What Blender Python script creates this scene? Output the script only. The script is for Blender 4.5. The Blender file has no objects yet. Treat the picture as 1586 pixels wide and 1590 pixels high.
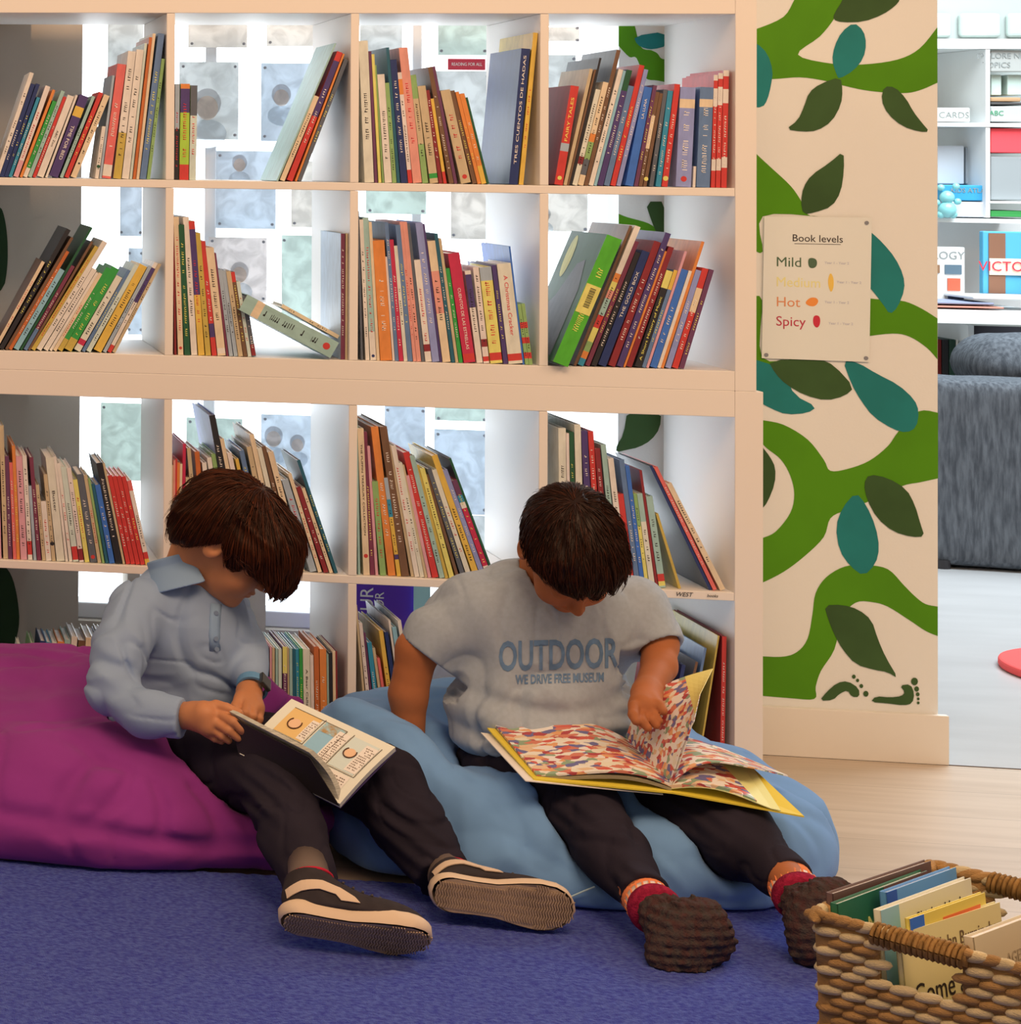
import bpy, bmesh, math, random
import numpy as np
from mathutils import Vector, Matrix
from mathutils.bvhtree import BVHTree
random.seed(7); np.random.seed(7)
SC = bpy.context.scene
COL = SC.collection
# ------------------------------------------------------------------ camera
# world: X along the bookcase front (0 = inner face of its right side), Y into the room behind it, Z up
FPX, CX, CY, TH, SX, SZ, CH, ROLL, PIT = 3433.7, -814.4, 168.3, .1786, 2.4228, 4.2503, 1.2053, .0134, -.0213
CAM = np.array([-(SX*math.cos(TH)-SZ*math.sin(TH)), -(SX*math.sin(TH)+SZ*math.cos(TH)), CH])
_r = np.array([math.cos(TH), math.sin(TH), 0]); _d = np.array([0, 0, -1.]); _f = np.array([-math.sin(TH), math.cos(TH), 0])
_Y = math.cos(PIT)*_d-math.sin(PIT)*_f; CZ = math.cos(PIT)*_f+math.sin(PIT)*_d
CR = math.cos(ROLL)*_r-math.sin(ROLL)*_Y; CD = math.sin(ROLL)*_r+math.cos(ROLL)*_Y
cam = bpy.data.cameras.new('camera'); cam_o = bpy.data.objects.new('camera', cam); COL.objects.link(cam_o)
m = Matrix.Identity(4)
for i in range(3):
    m[i][0] = CR[i]; m[i][1] = -CD[i]; m[i][2] = -CZ[i]; m[i][3] = CAM[i]
cam_o.matrix_world = m
cam.sensor_fit = 'HORIZONTAL'; cam.sensor_width = 36; cam.lens = FPX/1586*36
cam.shift_x = (793-CX)/1586; cam.shift_y = (CY-795)/1586
cam.clip_end = 100; cam.clip_start = .05
SC.camera = cam_o
def at(x, y, Y):            # point of the place at depth Y seen at photo pixel (x, y): a measuring tool
    v = (x-CX)/FPX*CR+(y-CY)/FPX*CD+CZ
    return CAM+v*(Y-CAM[1])/v[1]
def atz(x, y, h):
    v = (x-CX)/FPX*CR+(y-CY)/FPX*CD+CZ
    return CAM+v*(h-CAM[2])/v[2]
# ------------------------------------------------------------------ world, lights, exposure
w = bpy.data.worlds.new('world'); SC.world = w; w.use_nodes = True
bg = w.node_tree.nodes['Background']; bg.inputs[0].default_value = (1, .74, .54, 1); bg.inputs[1].default_value = .36
SC.view_settings.view_transform = 'Standard'; SC.view_settings.look = 'None'
SC.view_settings.exposure = 0; SC.view_settings.gamma = 1; SC.view_settings.use_curve_mapping = False
def area(name, loc, target, sx, sy, power, color):
    l = bpy.data.lights.new(name, 'AREA'); l.shape = 'RECTANGLE'; l.size = sx; l.size_y = sy; l.energy = power; l.color = color
    o = bpy.data.objects.new(name, l); COL.objects.link(o); o.location = loc
    o.rotation_euler = (Vector(target)-Vector(loc)).to_track_quat('-Z', 'Y').to_euler()
    return o
WARM = (1, .62, .35)
area('ceiling_lamp_light', (-.6, -2.6, 2.9), (-.7, -.1, .6), 1.6, .9, 50, WARM)
area('ceiling_lamp_light', (1.6, -2.2, 2.9), (.6, .2, .5), 1.2, .9, 26, WARM)
area('ceiling_lamp_light', (-2.6, -2.0, 2.9), (-1.4, -.2, .5), 1.2, .9, 17, WARM)
area('reading_room_daylight', (2.4, 2.6, 3.0), (2.2, 2.8, 0), 2.6, 2.4, 230, (.86, .95, 1))
# ------------------------------------------------------------------ materials
def lin(h):
    c = [int(h[i:i+2], 16)/255 for i in (0, 2, 4)]
    return [x/12.92 if x <= .04045 else ((x+.055)/1.055)**2.4 for x in c]
LIT = (.84, .57, .38)
def pc(h, k=1.0):          # colour of a thing measured under the room's warm lamps, taken back to its own colour
    c = lin(h); return tuple(min(.88, c[i]/LIT[i]*k) for i in range(3))+(1,)
MATS = {}
def mat(name, color, rough=.6, spec=.3, noise=None, bump=None, sheen=0, trans=0, emit=None):
    """noise=(scale, amount, second colour or None); bump=(scale, strength, distance)"""
    if name in MATS: return MATS[name]
    M = bpy.data.materials.new(name); M.use_nodes = True; nt = M.node_tree; n = nt.nodes; b = n['Principled BSDF']
    if isinstance(color, str): color = pc(color)
    b.inputs['Base Color'].default_value = color; b.inputs['Roughness'].default_value = rough
    b.inputs['Specular IOR Level'].default_value = spec
    if sheen: b.inputs['Sheen Weight'].default_value = sheen
    if trans: b.inputs['Transmission Weight'].default_value = trans
    if emit: b.inputs['Emission Color'].default_value = emit[0]; b.inputs['Emission Strength'].default_value = emit[1]
    tc = n.new('ShaderNodeTexCoord')
    if noise:
        t = n.new('ShaderNodeTexNoise'); sc = noise[0]
        mp = n.new('ShaderNodeMapping'); nt.links.new(tc.outputs['Object'], mp.inputs[0])
        mp.inputs['Scale'].default_value = sc if isinstance(sc, tuple) else (sc,)*3
        nt.links.new(mp.outputs[0], t.inputs['Vector']); t.inputs['Scale'].default_value = 1; t.inputs['Detail'].default_value = 4
        rp = n.new('ShaderNodeValToRGB'); rp.color_ramp.elements[0].position = .35; rp.color_ramp.elements[1].position = .65
        c2 = noise[2] if noise[2] else tuple(x*(1-noise[1]) for x in color[:3])+(1,)
        if isinstance(c2, str): c2 = pc(c2)
        rp.color_ramp.elements[0].color = c2; rp.color_ramp.elements[1].color = color
        nt.links.new(t.outputs['Fac'], rp.inputs[0]); nt.links.new(rp.outputs[0], b.inputs['Base Color'])
    if bump:
        t = n.new('ShaderNodeTexNoise'); mp = n.new('ShaderNodeMapping'); nt.links.new(tc.outputs['Object'], mp.inputs[0])
        sc = bump[0]; mp.inputs['Scale'].default_value = sc if isinstance(sc, tuple) else (sc,)*3
        nt.links.new(mp.outputs[0], t.inputs['Vector']); t.inputs['Scale'].default_value = 1; t.inputs['Detail'].default_value = 5
        bp = n.new('ShaderNodeBump'); bp.inputs['Strength'].default_value = bump[1]; bp.inputs['Distance'].default_value = bump[2]
        nt.links.new(t.outputs['Fac'], bp.inputs['Height']); nt.links.new(bp.outputs[0], b.inputs['Normal'])
    MATS[name] = M
    return M
# ------------------------------------------------------------------ mesh helpers
def link(o, parent=None):
    COL.objects.link(o)
    if parent is not None: o.parent = parent
    return o
def mesh_obj(name, verts, faces, mats, parent=None, fmat=None, smooth=False):
    me = bpy.data.meshes.new(name); me.from_pydata([tuple(map(float, v)) for v in verts], [], faces)
    for mm in (mats if isinstance(mats, (list, tuple)) else [mats]): me.materials.append(mm)
    if fmat is not None: me.polygons.foreach_set('material_index', fmat)
    if smooth: me.polygons.foreach_set('use_smooth', [True]*len(me.polygons))
    me.update()
    return link(bpy.data.objects.new(name, me), parent)
BOXF = [(0, 3, 2, 1), (4, 5, 6, 7), (0, 1, 5, 4), (1, 2, 6, 5), (2, 3, 7, 6), (3, 0, 4, 7)]
class MB:
    def __init__(s): s.v = []; s.f = []; s.m = []
    def add(s, vs, fs, mi=0, M=None):
        n = len(s.v)
        for v in vs:
            v = Vector(v); s.v.append(tuple(M @ v) if M is not None else tuple(v))
        s.f += [tuple(i+n for i in f) for f in fs]; s.m += [mi]*len(fs)
    def box(s, x0, x1, y0, y1, z0, z1, mi=0, M=None):
        s.add([(x0, y0, z0), (x1, y0, z0), (x1, y1, z0), (x0, y1, z0), (x0, y0, z1), (x1, y0, z1), (x1, y1, z1), (x0, y1, z1)], BOXF, mi, M)
    def tube(s, pts, r, n=8, mi=0, cap=True, M=None):
        pts = [Vector(p) for p in pts]; base = len(s.v); rs = r if isinstance(r, (list, tuple)) else [r]*len(pts)
        up = None; vs = []; fs = []
        for i, p in enumerate(pts):
            d = (pts[min(i+1, len(pts)-1)]-pts[max(i-1, 0)]).normalized()
            if up is None: up = d.orthogonal().normalized()
            up = (up-d*up.dot(d)).normalized(); q = d.cross(up)
            for k in range(n):
                a = 2*math.pi*k/n; vs.append(p+(up*math.cos(a)+q*math.sin(a))*rs[i])
        for i in range(len(pts)-1):
            for k in range(n): fs.append((i*n+k, i*n+(k+1) % n, (i+1)*n+(k+1) % n, (i+1)*n+k))
        if cap: fs.append(tuple(range(n))[::-1]); fs.append(tuple((len(pts)-1)*n+k for k in range(n)))
        s.add(vs, fs, mi, M)
    def cyl(s, x, y, z0, z1, r, n=24, mi=0, r2=None, M=None): s.tube([(x, y, z0), (x, y, z1)], [r, r if r2 is None else r2], n, mi, True, M)
    def build(s, name, mats, parent=None, smooth=False): return mesh_obj(name, s.v, s.f, mats, parent, s.m, smooth)
def bevel(o, wd, seg=2):
    b = o.modifiers.new('bevel', 'BEVEL'); b.width = wd; b.segments = seg; b.limit_method = 'ANGLE'; return o
def empty(name, loc=(0, 0, 0), rz=0):
    o = bpy.data.objects.new(name, None); o.location = loc; o.rotation_euler.z = rz; o.empty_display_size = .05; return link(o)
def tag(o, label=None, cat=None, group=None, kind=None):
    if label: o['label'] = label
    if cat: o['category'] = cat
    if group: o['group'] = group
    if kind: o['kind'] = kind
    return o
def struct(o, label=None): return tag(o, label, None, None, 'structure')
def poly(name, pts3, m_, parent=None, thick=0.0, nrm=(0, -1, 0)):
    """flat outline with a real thickness"""
    n = len(pts3); nv = Vector(nrm)*thick
    bm = bmesh.new(); vs = [bm.verts.new(Vector(p)+nv) for p in pts3]; f = bm.faces.new(vs)
    if thick: bm.normal_update()
    r = bmesh.ops.triangulate(bm, faces=[f])
    me = bpy.data.meshes.new(name)
    if thick:
        vb = [bm.verts.new(Vector(p)) for p in pts3]
        for i in range(n): bm.faces.new((vs[i], vs[(i+1) % n], vb[(i+1) % n], vb[i]))
    bmesh.ops.recalc_face_normals(bm, faces=bm.faces[:])
    bm.to_mesh(me); bm.free(); me.materials.append(m_)
    return link(bpy.data.objects.new(name, me), parent)
def text_mesh(body, size, m_, name='lettering', parent=None, M=None, extrude=.0004, align='CENTER', xs=1.0, shear=0, off=0):
    cu = bpy.data.curves.new('t', 'FONT'); cu.body = body; cu.size = size; cu.align_x = align; cu.align_y = 'CENTER'; cu.extrude = extrude; cu.shear = shear; cu.offset = off
    cu.resolution_u = 3
    to = bpy.data.objects.new('t', cu); COL.objects.link(to)
    me = bpy.data.meshes.new_from_object(to); bpy.data.objects.remove(to); bpy.data.curves.remove(cu)
    me.name = name; me.materials.clear(); me.materials.append(m_)
    if xs != 1: me.transform(Matrix.Diagonal((xs, 1, 1, 1)))
    if M is not None: me.transform(M)
    o = bpy.data.objects.new(name, me); return link(o, parent)
def basis(o, x, y, z=None):
    """matrix whose local x, y (and z) axes are the given world directions"""
    x = Vector(x).normalized(); y = Vector(y).normalized(); z = x.cross(y).normalized() if z is None else Vector(z)
    M = Matrix.Identity(4)
    for i in range(3): M[i][0] = x[i]; M[i][1] = y[i]; M[i][2] = z[i]; M[i][3] = o[i]
    return M
# ------------------------------------------------------------------ floor, walls, window
white = mat('white_lacquer', (.86, .84, .82, 1), .45, .35)
def floor_mat():
    M = mat('pale_wood_floor', (.62, .53, .44, 1), .38, .35); nt = M.node_tree; n = nt.nodes; b = n['Principled BSDF']
    tc = n.new('ShaderNodeTexCoord'); br = n.new('ShaderNodeTexBrick'); mp = n.new('ShaderNodeMapping')
    mp.inputs['Rotation'].default_value = (0, 0, 0); mp.inputs['Scale'].default_value = (1, 1, 1)
    nt.links.new(tc.outputs['Object'], mp.inputs[0]); nt.links.new(mp.outputs[0], br.inputs[0])
    br.inputs['Scale'].default_value = 1; br.inputs['Brick Width'].default_value = 1.25; br.inputs['Row Height'].default_value = .19
    br.inputs['Mortar Size'].default_value = .0015; br.inputs['Color1'].default_value = (.60, .51, .42, 1); br.inputs['Color2'].default_value = (.55, .465, .38, 1); br.inputs['Mortar'].default_value = (.42, .35, .28, 1)
    ns = n.new('ShaderNodeTexNoise'); m2 = n.new('ShaderNodeMapping'); m2.inputs['Scale'].default_value = (3, 30, 1); nt.links.new(tc.outputs['Object'], m2.inputs[0]); nt.links.new(m2.outputs[0], ns.inputs['Vector']); ns.inputs['Scale'].default_value = 1; ns.inputs['Detail'].default_value = 6
    mx = n.new('ShaderNodeMix'); mx.data_type = 'RGBA'; mx.blend_type = 'MULTIPLY'; rp = n.new('ShaderNodeValToRGB')
    rp.color_ramp.elements[0].color = (.90, .88, .86, 1); rp.color_ramp.elements[1].color = (1.04, 1.04, 1.04, 1); rp.color_ramp.elements[0].position = .3; rp.color_ramp.elements[1].position = .6
    nt.links.new(ns.outputs['Fac'], rp.inputs[0]); mx.inputs['Factor'].default_value = 1
    nt.links.new(br.outputs['Color'], mx.inputs['A']); nt.links.new(rp.outputs[0], mx.inputs['B']); nt.links.new(mx.outputs['Result'], b.inputs['Base Color'])
    return M
bl0_ = at(1475, 1187, .395)[0]
mb = MB(); mb.box(-4, 4.5, -4.5, .395, -.1, 0); struct(mb.build('floor', floor_mat()))
mb = MB(); mb.box(-4, 6.5, .398, 6.5, -.1, 0)
struct(mb.build('floor_reading_room', mat('pale_grey_floor', (.50, .52, .54, 1), .3, .4, noise=((2.5, 9, 1), .10, None))))
mb = MB(); mb.box(bl0_, 4.5, .395, .398, -.1, .0015); struct(mb.build('trim_1', mat('dark_joint', (.12, .1, .09, 1), .7)))
wallm = mat('painted_plaster', pc('dabba0'), .8, .2, bump=(260, .12, .002))
PY = .41                                     # face of the painted wall behind the bookcase
pl = at(961, 300, PY)[0]; pr_ = at(1456.5, 600, PY)[0]
mb = MB(); mb.box(pl, pr_, PY, PY+.30, 0, 2.9)
pillar = struct(mb.build('wall_pillar', wallm))
bl0 = at(1475, 1187, .395)[0]
mb = MB(); mb.box(.062, bl0, .395, PY, 0, at(1475, 1112, .395)[2]); struct(bevel(mb.build('baseboard_pillar', mat('painted_skirting', pc('dcb896'), .5, .3)), .002))
wx0 = at(125, 500, .5)[0]; wx45 = at(45, 500, PY)[0]
greywall = mat('grey_painted_plaster', (.50, .46, .41, 1), .85, .15, bump=(200, .1, .002))
mb = MB(); mb.box(-2.6, wx45, PY, .8, 0, 2.9); wl = struct(mb.build('wall_left', greywall))
mb = MB(); mb.box(wx45-.02, wx0, .5, .8, 0, 2.9); struct(mb.build('wall_recess', greywall))
sill = at(300, 972, .5)[2]
mb = MB(); mb.box(wx0, pl, .5, .8, 0, sill); mb.box(wx0, pl, .5, .8, 2.05, 2.9); struct(mb.build('wall_window', greywall))
# frosted window behind the bookcase
pane = mat('bright_frosted_pane', (.9, .95, 1, 1), .4, .3, emit=((.88, .95, 1, 1), 2.5))
fr = mat('white_window_frame', (.85, .87, .9, 1), .4, .3, emit=((.86, .93, 1, 1), .35))
we = empty('window_1', ((wx0+pl)/2, .58, sill)); struct(we, 'bright frosted window behind the bookcase')
def chl(o, p):
    o.parent = p; o.matrix_parent_inverse = Matrix.Translation(p.location).inverted(); return o
mb = MB(); mb.box(wx0, pl, .60, .61, sill, 2.05); chl(mb.build('pane', pane), we)
mb = MB()
mb.box(wx0, pl, .53, .60, sill, sill+.035)
for a, b_ in ((935, 961), (318, 336), (640, 655)):
    p0 = at(a, 300, .55)[0]; p1 = at(b_, 300, .55)[0]; mb.box(p0, p1, .55, .60, sill, 2.05)
chl(bevel(mb.build('window_frame', mat('window_frame_paint', (.80, .84, .9, 1), .4, .3)), .003), we)
# bottom panes of glass block: sill piece between panes
p0 = at(195, 900, .54)[0]; p1 = at(408, 900, .54)[0]
mb = MB(); mb.box(p0, p1, .50, .60, sill, at(300, 893, .54)[2]+.05); chl(mb.build('window_sill_block', greywall), we)
# ------------------------------------------------------------------ bookcases
CW, TK = .335, .016
U0 = .786                                        # top of the lower bookcase
def xcol(i): return -(4-i)*CW-(3-i)*TK           # left inner edge of column i (0..3)
def bookcase(label, z0, out, zb):
    """zb: heights of bottom inner face; z0: underside; out: outer board thickness"""
    L = xcol(0); e = empty('bookcase', (L/2, .195, z0)); tag(e, label, 'bookcase', 'stacked white bookcases')
    top = z0+2*out+2*CW+TK
    def part(name, *b):
        mb = MB(); mb.box(*b); o = mb.build(name, white, None); chl(o, e); bevel(o, .0012, 2); return o
    part('side_panel', L-out, L, 0, .39, z0+out, top-out)
    part('side_panel', 0, out, 0, .39, z0, top)
    part('top_board', L-out, -.0003, 0, .39, top-out, top)
    part('bottom_board', L-out, -.0003, 0, .39, z0, z0+out)
    zm = z0+out+CW
    part('shelf_board', L+.0003, -.0003, .001, .389, zm, zm+TK)
    for i in range(1, 4):
        x = xcol(i)-TK
        for za in (z0+out, zm+TK): part('divider', x, x+TK, .001, .389, za+.0003, za+CW-.0003)
    return e
bc_up = bookcase('white open-backed bookcase, upper of the two stacked, beside painted pillar', U0, .038, 0)
bc_lo = bookcase('white open-backed bookcase, lower of the two, standing on the floor', 0, .05, 0)
ROWZ = [U0+.038+CW+TK, U0+.038, .05+CW+TK, .05]  # shelf surface of rows 0 (top) .. 3
# ------------------------------------------------------------------ books
PAL = dict(cream='ecd2a8', white='e6dccf', beige='d8bd98', tan='c59a6a', peach='e8b080', orange='e27428', amber='e8a032', red='cc2a22', dred='8a1c20',
 coral='e4584a', salmon='e08266', pink='d88880', lpink='e4b8a4', crimson='c41838', purple='4a3058', plum='6a3046', navy='1c2a50', blue='2c5e98',
 lblue='86a2b8', grey='a09a92', dgrey='5a5452', black='262020', teal='1f7a86', green='2a8a30', olive='8a9a50', sage='9aa68c', yellow='e8bc54',
 gold='c49434', brown='74482c', lilac='8a82a0', slate='5c6c80', lime='a6b42a', dgreen='1a4c2a', dteal='1a5258', rust='c4581c', maroon='7a2a3a', bright='4c9a1a', pgrey='c8c4c0')
CNAME = dict(cream='cream', white='white', beige='beige', tan='tan', peach='peach', orange='orange', amber='amber', red='red', dred='dark red', coral='coral', salmon='salmon',
 pink='pink', lpink='pale pink', crimson='crimson', purple='purple', plum='plum', navy='navy', blue='blue', lblue='pale blue', grey='grey', dgrey='dark grey', black='black',
 teal='teal', green='green', olive='olive', sage='sage green', yellow='yellow', gold='golden', brown='brown', lilac='lilac', slate='slate', lime='lime', dgreen='dark green',
 dteal='dark teal', rust='rust', maroon='maroon', bright='bright green', pgrey='light grey')
def bm_(c):
    a = pc(PAL[c]); g = sum(a[:3])/3*.6+.08; a = tuple(x*.88+g*.12 for x in a[:3])+(1,)
    return mat('print_'+c, a, .38, .4, noise=((70, 70, 30), .16, None))
pages_m = mat('paper_edges', pc('e0c8a6'), .85, .1, noise=((400, 2, 400), .12, None))
ink_d = mat('dark_ink', (.03, .025, .03, 1), .6); ink_l = mat('pale_ink', pc('f0e4cc'), .6); ink_r = mat('red_ink', pc('c8282c'), .6); ink_y = mat('yellow_ink', pc('e8c050'), .6)
DARK = set('red dred crimson purple plum navy blue dgrey black teal green brown slate dgreen dteal rust maroon lilac coral orange bright'.split())
def add_book(pos, phi, T, L, D, color, bands=(), text=None, cover=None, label='', group=None, name='book', style=None, dots=(), xmark=True, rz=0, tilt=0):
    """pos: bottom corner the book stands on; spine faces -Y"""
    t = min(.0016, T*.22); mb = MB(); cols = [color]; h = T/2
    def ci(c):
        if c not in cols: cols.append(c)
        return cols.index(c)
    mb.box(-h, -h+t, .0, D, 0, L, ci(cover) if cover else 0); mb.box(h-t, h, .0, D, 0, L, ci(cover) if cover else 0)
    cuts = sorted([(a, b, c) for a, b, c in bands]); z = 0; segs = []
    for a, b, c in cuts:
        if a > z: segs.append((z, a, color))
        segs.append((a, b, c)); z = b
    if z < 1: segs.append((z, 1, color))
    for a, b, c in segs: mb.box(-h, h, -t, 0, a*L, b*L, ci(c))
    mats = [bm_(c) for c in cols]
    rr = random.Random(int(abs(pos[0])*9e4+L*3e4)); inkc = len(mats)
    mats.append((ink_l if rr.random() < .75 else ink_y) if color in DARK else (ink_d if rr.random() < .7 else ink_r))
    if xmark and not text and T > .006:            # printing on the spine too small to read
        z = L*rr.uniform(.12, .3); zmax = L*rr.uniform(.6, .9); g = T*.16
        while z < zmax:
            s_ = rr.uniform(.0018, .0042); 
            if rr.random() < .22: z += .008; continue
            o_ = rr.uniform(-.3, .3)*g; mb.add([(-g+o_, -t-.0002, z), (g+o_, -t-.0002, z), (g+o_, -t-.0002, z+s_*.45), (-g+o_, -t-.0002, z+s_*.45)], [(0, 1, 2, 3)], inkc)
            if rr.random() < .6: mb.add([(-g, -t-.0002, z), (-g*.4, -t-.0002, z), (-g*.4, -t-.0002, z+s_), (-g, -t-.0002, z+s_)], [(0, 1, 2, 3)], inkc)
            z += s_+.0014
    for (dz, dr, dc) in dots:
        mats.append(bm_(dc)); mi = len(mats)-1
        vs = [(math.cos(a)*dr, -t-.0003, dz*L+math.sin(a)*dr) for a in [k*math.pi/6 for k in range(12)]]; mb.add(vs, [tuple(range(12))], mi)
    o = mb.build(name, mats)
    pb = MB(); pb.box(-h+t*1.02, h-t*1.02, .0002, D-.003, .002, L-.003); p = pb.build('pages', pages_m, o)
    if text:
        M_ = basis((0, -t-.0004, L*text[1]), (0, 0, -1), (1, 0, 0), (0, -1, 0)) if text[0][0] != '^' else basis((0, -t-.0004, L*text[1]), (0, 0, 1), (-1, 0, 0), (0, -1, 0))
        body = text[0].lstrip('^'); size = T*text[2]
        lo = text_mesh(body, size, text[3], 'spine_lettering', o, M_, .0001)
        ext = max(v.co.z for v in lo.data.vertices)-min(v.co.z for v in lo.data.vertices)
        want = L*text[4]; k = want/max(ext, 1e-5)
        for v in lo.data.vertices: v.co.z = L*text[1]+(v.co.z-L*text[1])*k
    o.location = pos; o.rotation_euler = (tilt, phi, rz)
    # stand on the lowest corner
    c, s = math.cos(phi), math.sin(phi)
    o.location.z = pos[2]+abs(s)*h+.0004
    tag(o, label, 'book', group)
    return o
ORD = 'first second third fourth fifth sixth seventh eighth ninth tenth eleventh twelfth thirteenth fourteenth fifteenth sixteenth seventeenth eighteenth nineteenth twentieth twenty-first twenty-second twenty-third twenty-fourth twenty-fifth twenty-sixth twenty-seventh twenty-eighth twenty-ninth thirtieth thirty-first thirty-second thirty-third thirty-fourth thirty-fifth'.split()
ROWN = ['top row', 'second row', 'third row', 'bottom row']; COLN = ['far-left', 'second', 'third', 'right-hand']
def cubby(row, col, x0, y0, sc, data, yf=.014):
    zs = ROWZ[row]; recs = []
    for ln in data.strip().split('\n'):
        ln = ln.strip()
        if not ln: continue
        f = ln.split('|'); a = f[0].split(); xb, xt, yt, w = map(float, a[:4]); color = a[4]
        opt = {}
        for q in f[1:]:
            k, v = q.split('=', 1); opt[k.strip()] = v.strip()
        recs.append((xb, xt, yt, w, color, opt))
    n = len(recs); G = []
    for i, (xb, xt, yt, w_, color, opt) in enumerate(recs):
        Y = yf+float(opt.get('y', 0))+random.uniform(0, .003)
        X = lambda u: x0+u/sc
        yy = lambda v: y0+v/sc
        py = 500
        for _ in range(4):
            p = at(X(xb+w_/2), py, Y); py += (p[2]-zs)*830
        wd = float(opt['T']) if 'T' in opt else at(X(xb+w_), py, Y)[0]-at(X(xb), py, Y)[0]
        q = at(X(xt+w_/2), yy(yt), Y); h = min(q[2]-zs, CW-.004)
        G.append([p[0]-wd/2, p[0]+wd/2, q[0]-wd/2, q[0]+wd/2, h, Y])       # left/right edge at the foot, at the top, height
    xl = xcol(col)+.0008; xr = xcol(col)+CW-.0008
    for _ in range(30):                                                     # neighbours lean on each other without running into one another
        for i in range(n):
            g = G[i]
            for k in (0, 2):
                if col > 0 and g[k] < xl: d_ = xl-g[k]; g[k] += d_; g[k+1] = max(g[k+1], g[k]+.004)
                if g[k+1] > xr: d_ = g[k+1]-xr; g[k+1] -= d_; g[k] = min(g[k], g[k+1]-.004)
            if i == 0: continue
            p = G[i-1]; hm = min(p[4], g[4])
            for t0 in (0, 1):
                z = hm*t0; tp, tg = z/p[4], z/g[4]
                pr_x = p[1]+(p[3]-p[1])*tp; gl_x = g[0]+(g[2]-g[0])*tg; ov = pr_x-gl_x+.0004
                if ov > 0:
                    wp = (p[1]-p[0]); wg = (g[1]-g[0])
                    a_ = ov*.5
                    if t0 == 0:
                        if wp > .0065: p[1] -= a_*.5; p[3] -= a_*.3
                        if wg > .0065: g[0] += a_*.5; g[2] += a_*.3
                        p[0] -= a_*.5*(i > 1); p[1] -= a_*.5*(i > 1); g[0] += a_*.5; g[1] += a_*.5
                    else:
                        kp = a_/max(tp, .2); kg = a_/max(tg, .2); p[2] -= kp; p[3] -= kp; g[2] += kg; g[3] += kg
    for i, (xb, xt, yt, w_, color, opt) in enumerate(recs):
        a0, a1, b0, b1, h, Y = G[i]; s0 = (a0+a1)/2; q0 = (b0+b1)/2
        phi = math.atan2(q0-s0, h); T = max(.003, min(a1-a0, b1-b0)*math.cos(phi)*.97)
        L = min(math.hypot(q0-s0, h)-T*.5*abs(math.sin(phi)), .40); sx = s0
        D = float(opt.get('d', min(.25, max(.13, L*.78))))
        D = min(D, .372-Y)
        bands = []
        if 'b' in opt:
            for t_ in opt['b'].split(','):
                a_, b_, c_ = t_.split(':'); bands.append((float(a_), float(b_), c_))
        dots = []
        if 'dot' in opt:
            a_, b_, c_ = opt['dot'].split(':'); dots = [(float(a_), float(b_), c_)]
        text = None
        if 'text' in opt:
            tt = opt['text'].split(';'); text = (tt[0], float(tt[1]), float(tt[2]), {'l': ink_l, 'd': ink_d, 'y': ink_y, 'r': ink_r}[tt[3]], float(tt[4]))
        szw = ('thick ' if T > .024 else 'thin ' if T < .009 else '')+('tall ' if L > .27 else 'short ' if L < .17 else '')
        extra = opt.get('desc', '')
        lab = f"{szw}{CNAME[color]} book{' '+extra if extra else ''}, {ORD[i]} from left in {COLN[col]} cubby of {ROWN[row]}"
        add_book((sx, Y, zs), phi, T, L, D, color, bands, text, opt.get('c'), lab, f'books in the {COLN[col]} cubby of the {ROWN[row]}', dots=dots)
cubby(0, 0, 0, 40, 6.0076, '''
-50 280 440 45 white
-13 285 545 45 navy
36 338 545 38 navy
78 345 670 32 teal
122 425 565 50 lpink|b=0:.18:pink
182 492 600 28 orange
212 500 705 42 green|b=0:.12:white
258 565 610 38 sage
302 590 665 32 red
340 632 655 68 cream|b=0:.06:cream|text=ABC Zoo;.47;.42;d;.2|desc=reading ABC Zoo
420 706 650 22 cream
452 745 655 92 purple|b=.74:.86:amber|text=TIME FOR BED;.42;.5;l;.42|desc=reading TIME FOR BED
556 860 660 32 sage
598 925 625 44 red
655 972 650 58 peach|dot=.17:.002:black
885 960 940 34 cream|dot=.23:.0035:dgreen
925 1035 465 22 grey
950 1100 360 84 coral|b=.02:.12:cream
1055 1195 240 74 cream|b=0:.36:gold
1135 1275 225 68 cream
1208 1345 165 24 pgrey
1238 1392 110 28 rust
1270 1425 75 28 peach
1302 1478 75 60 slate
1368 1506 310 32 olive''')
cubby(0, 1, 264, 40, 5.469, '''
35 45 495 38 grey|b=0:.53:black
78 90 495 80 lime|b=0:.16:red,.16:.7:lime,.7:.95:purple,.95:1:orange
162 176 508 58 pgrey|b=.68:1:dgrey
905 1425 150 14 sage|c=sage|d=.19
930 1235 600 45 peach
990 1400 225 52 red|b=.5:.93:purple
1060 1455 240 18 orange
1080 1480 290 36 dgrey''')
cubby(0, 2, 550, 40, 5.287, '''
82 50 125 84 beige
168 133 210 24 plum
200 172 235 24 yellow
232 185 325 14 olive
250 210 400 60 cream|desc=with short title line
314 262 470 34 olive
352 240 180 26 dteal
384 295 280 54 navy
444 365 385 34 lpink|b=.8:.94:orange,0:.12:red
482 388 180 74 salmon
560 482 405 48 olive|b=.36:.78:tan
622 540 495 68 tan|b=.05:.1:green
696 600 530 30 dred
734 640 600 26 amber|b=0:.14:red
780 568 340 38 brown
822 606 335 26 plum
876 688 530 84 tan|dot=.07:.0045:red
972 772 535 38 brown
1012 812 545 30 orange
1044 838 560 42 orange|b=0:.2:amber
1090 868 590 20 dgreen
1268 1372 190 74 navy|c=navy|text=^TRES CUENTOS DE HADAS;.55;.42;l;.8|d=.22|desc=with large cover shown
1345 1470 60 50 amber''')
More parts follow.
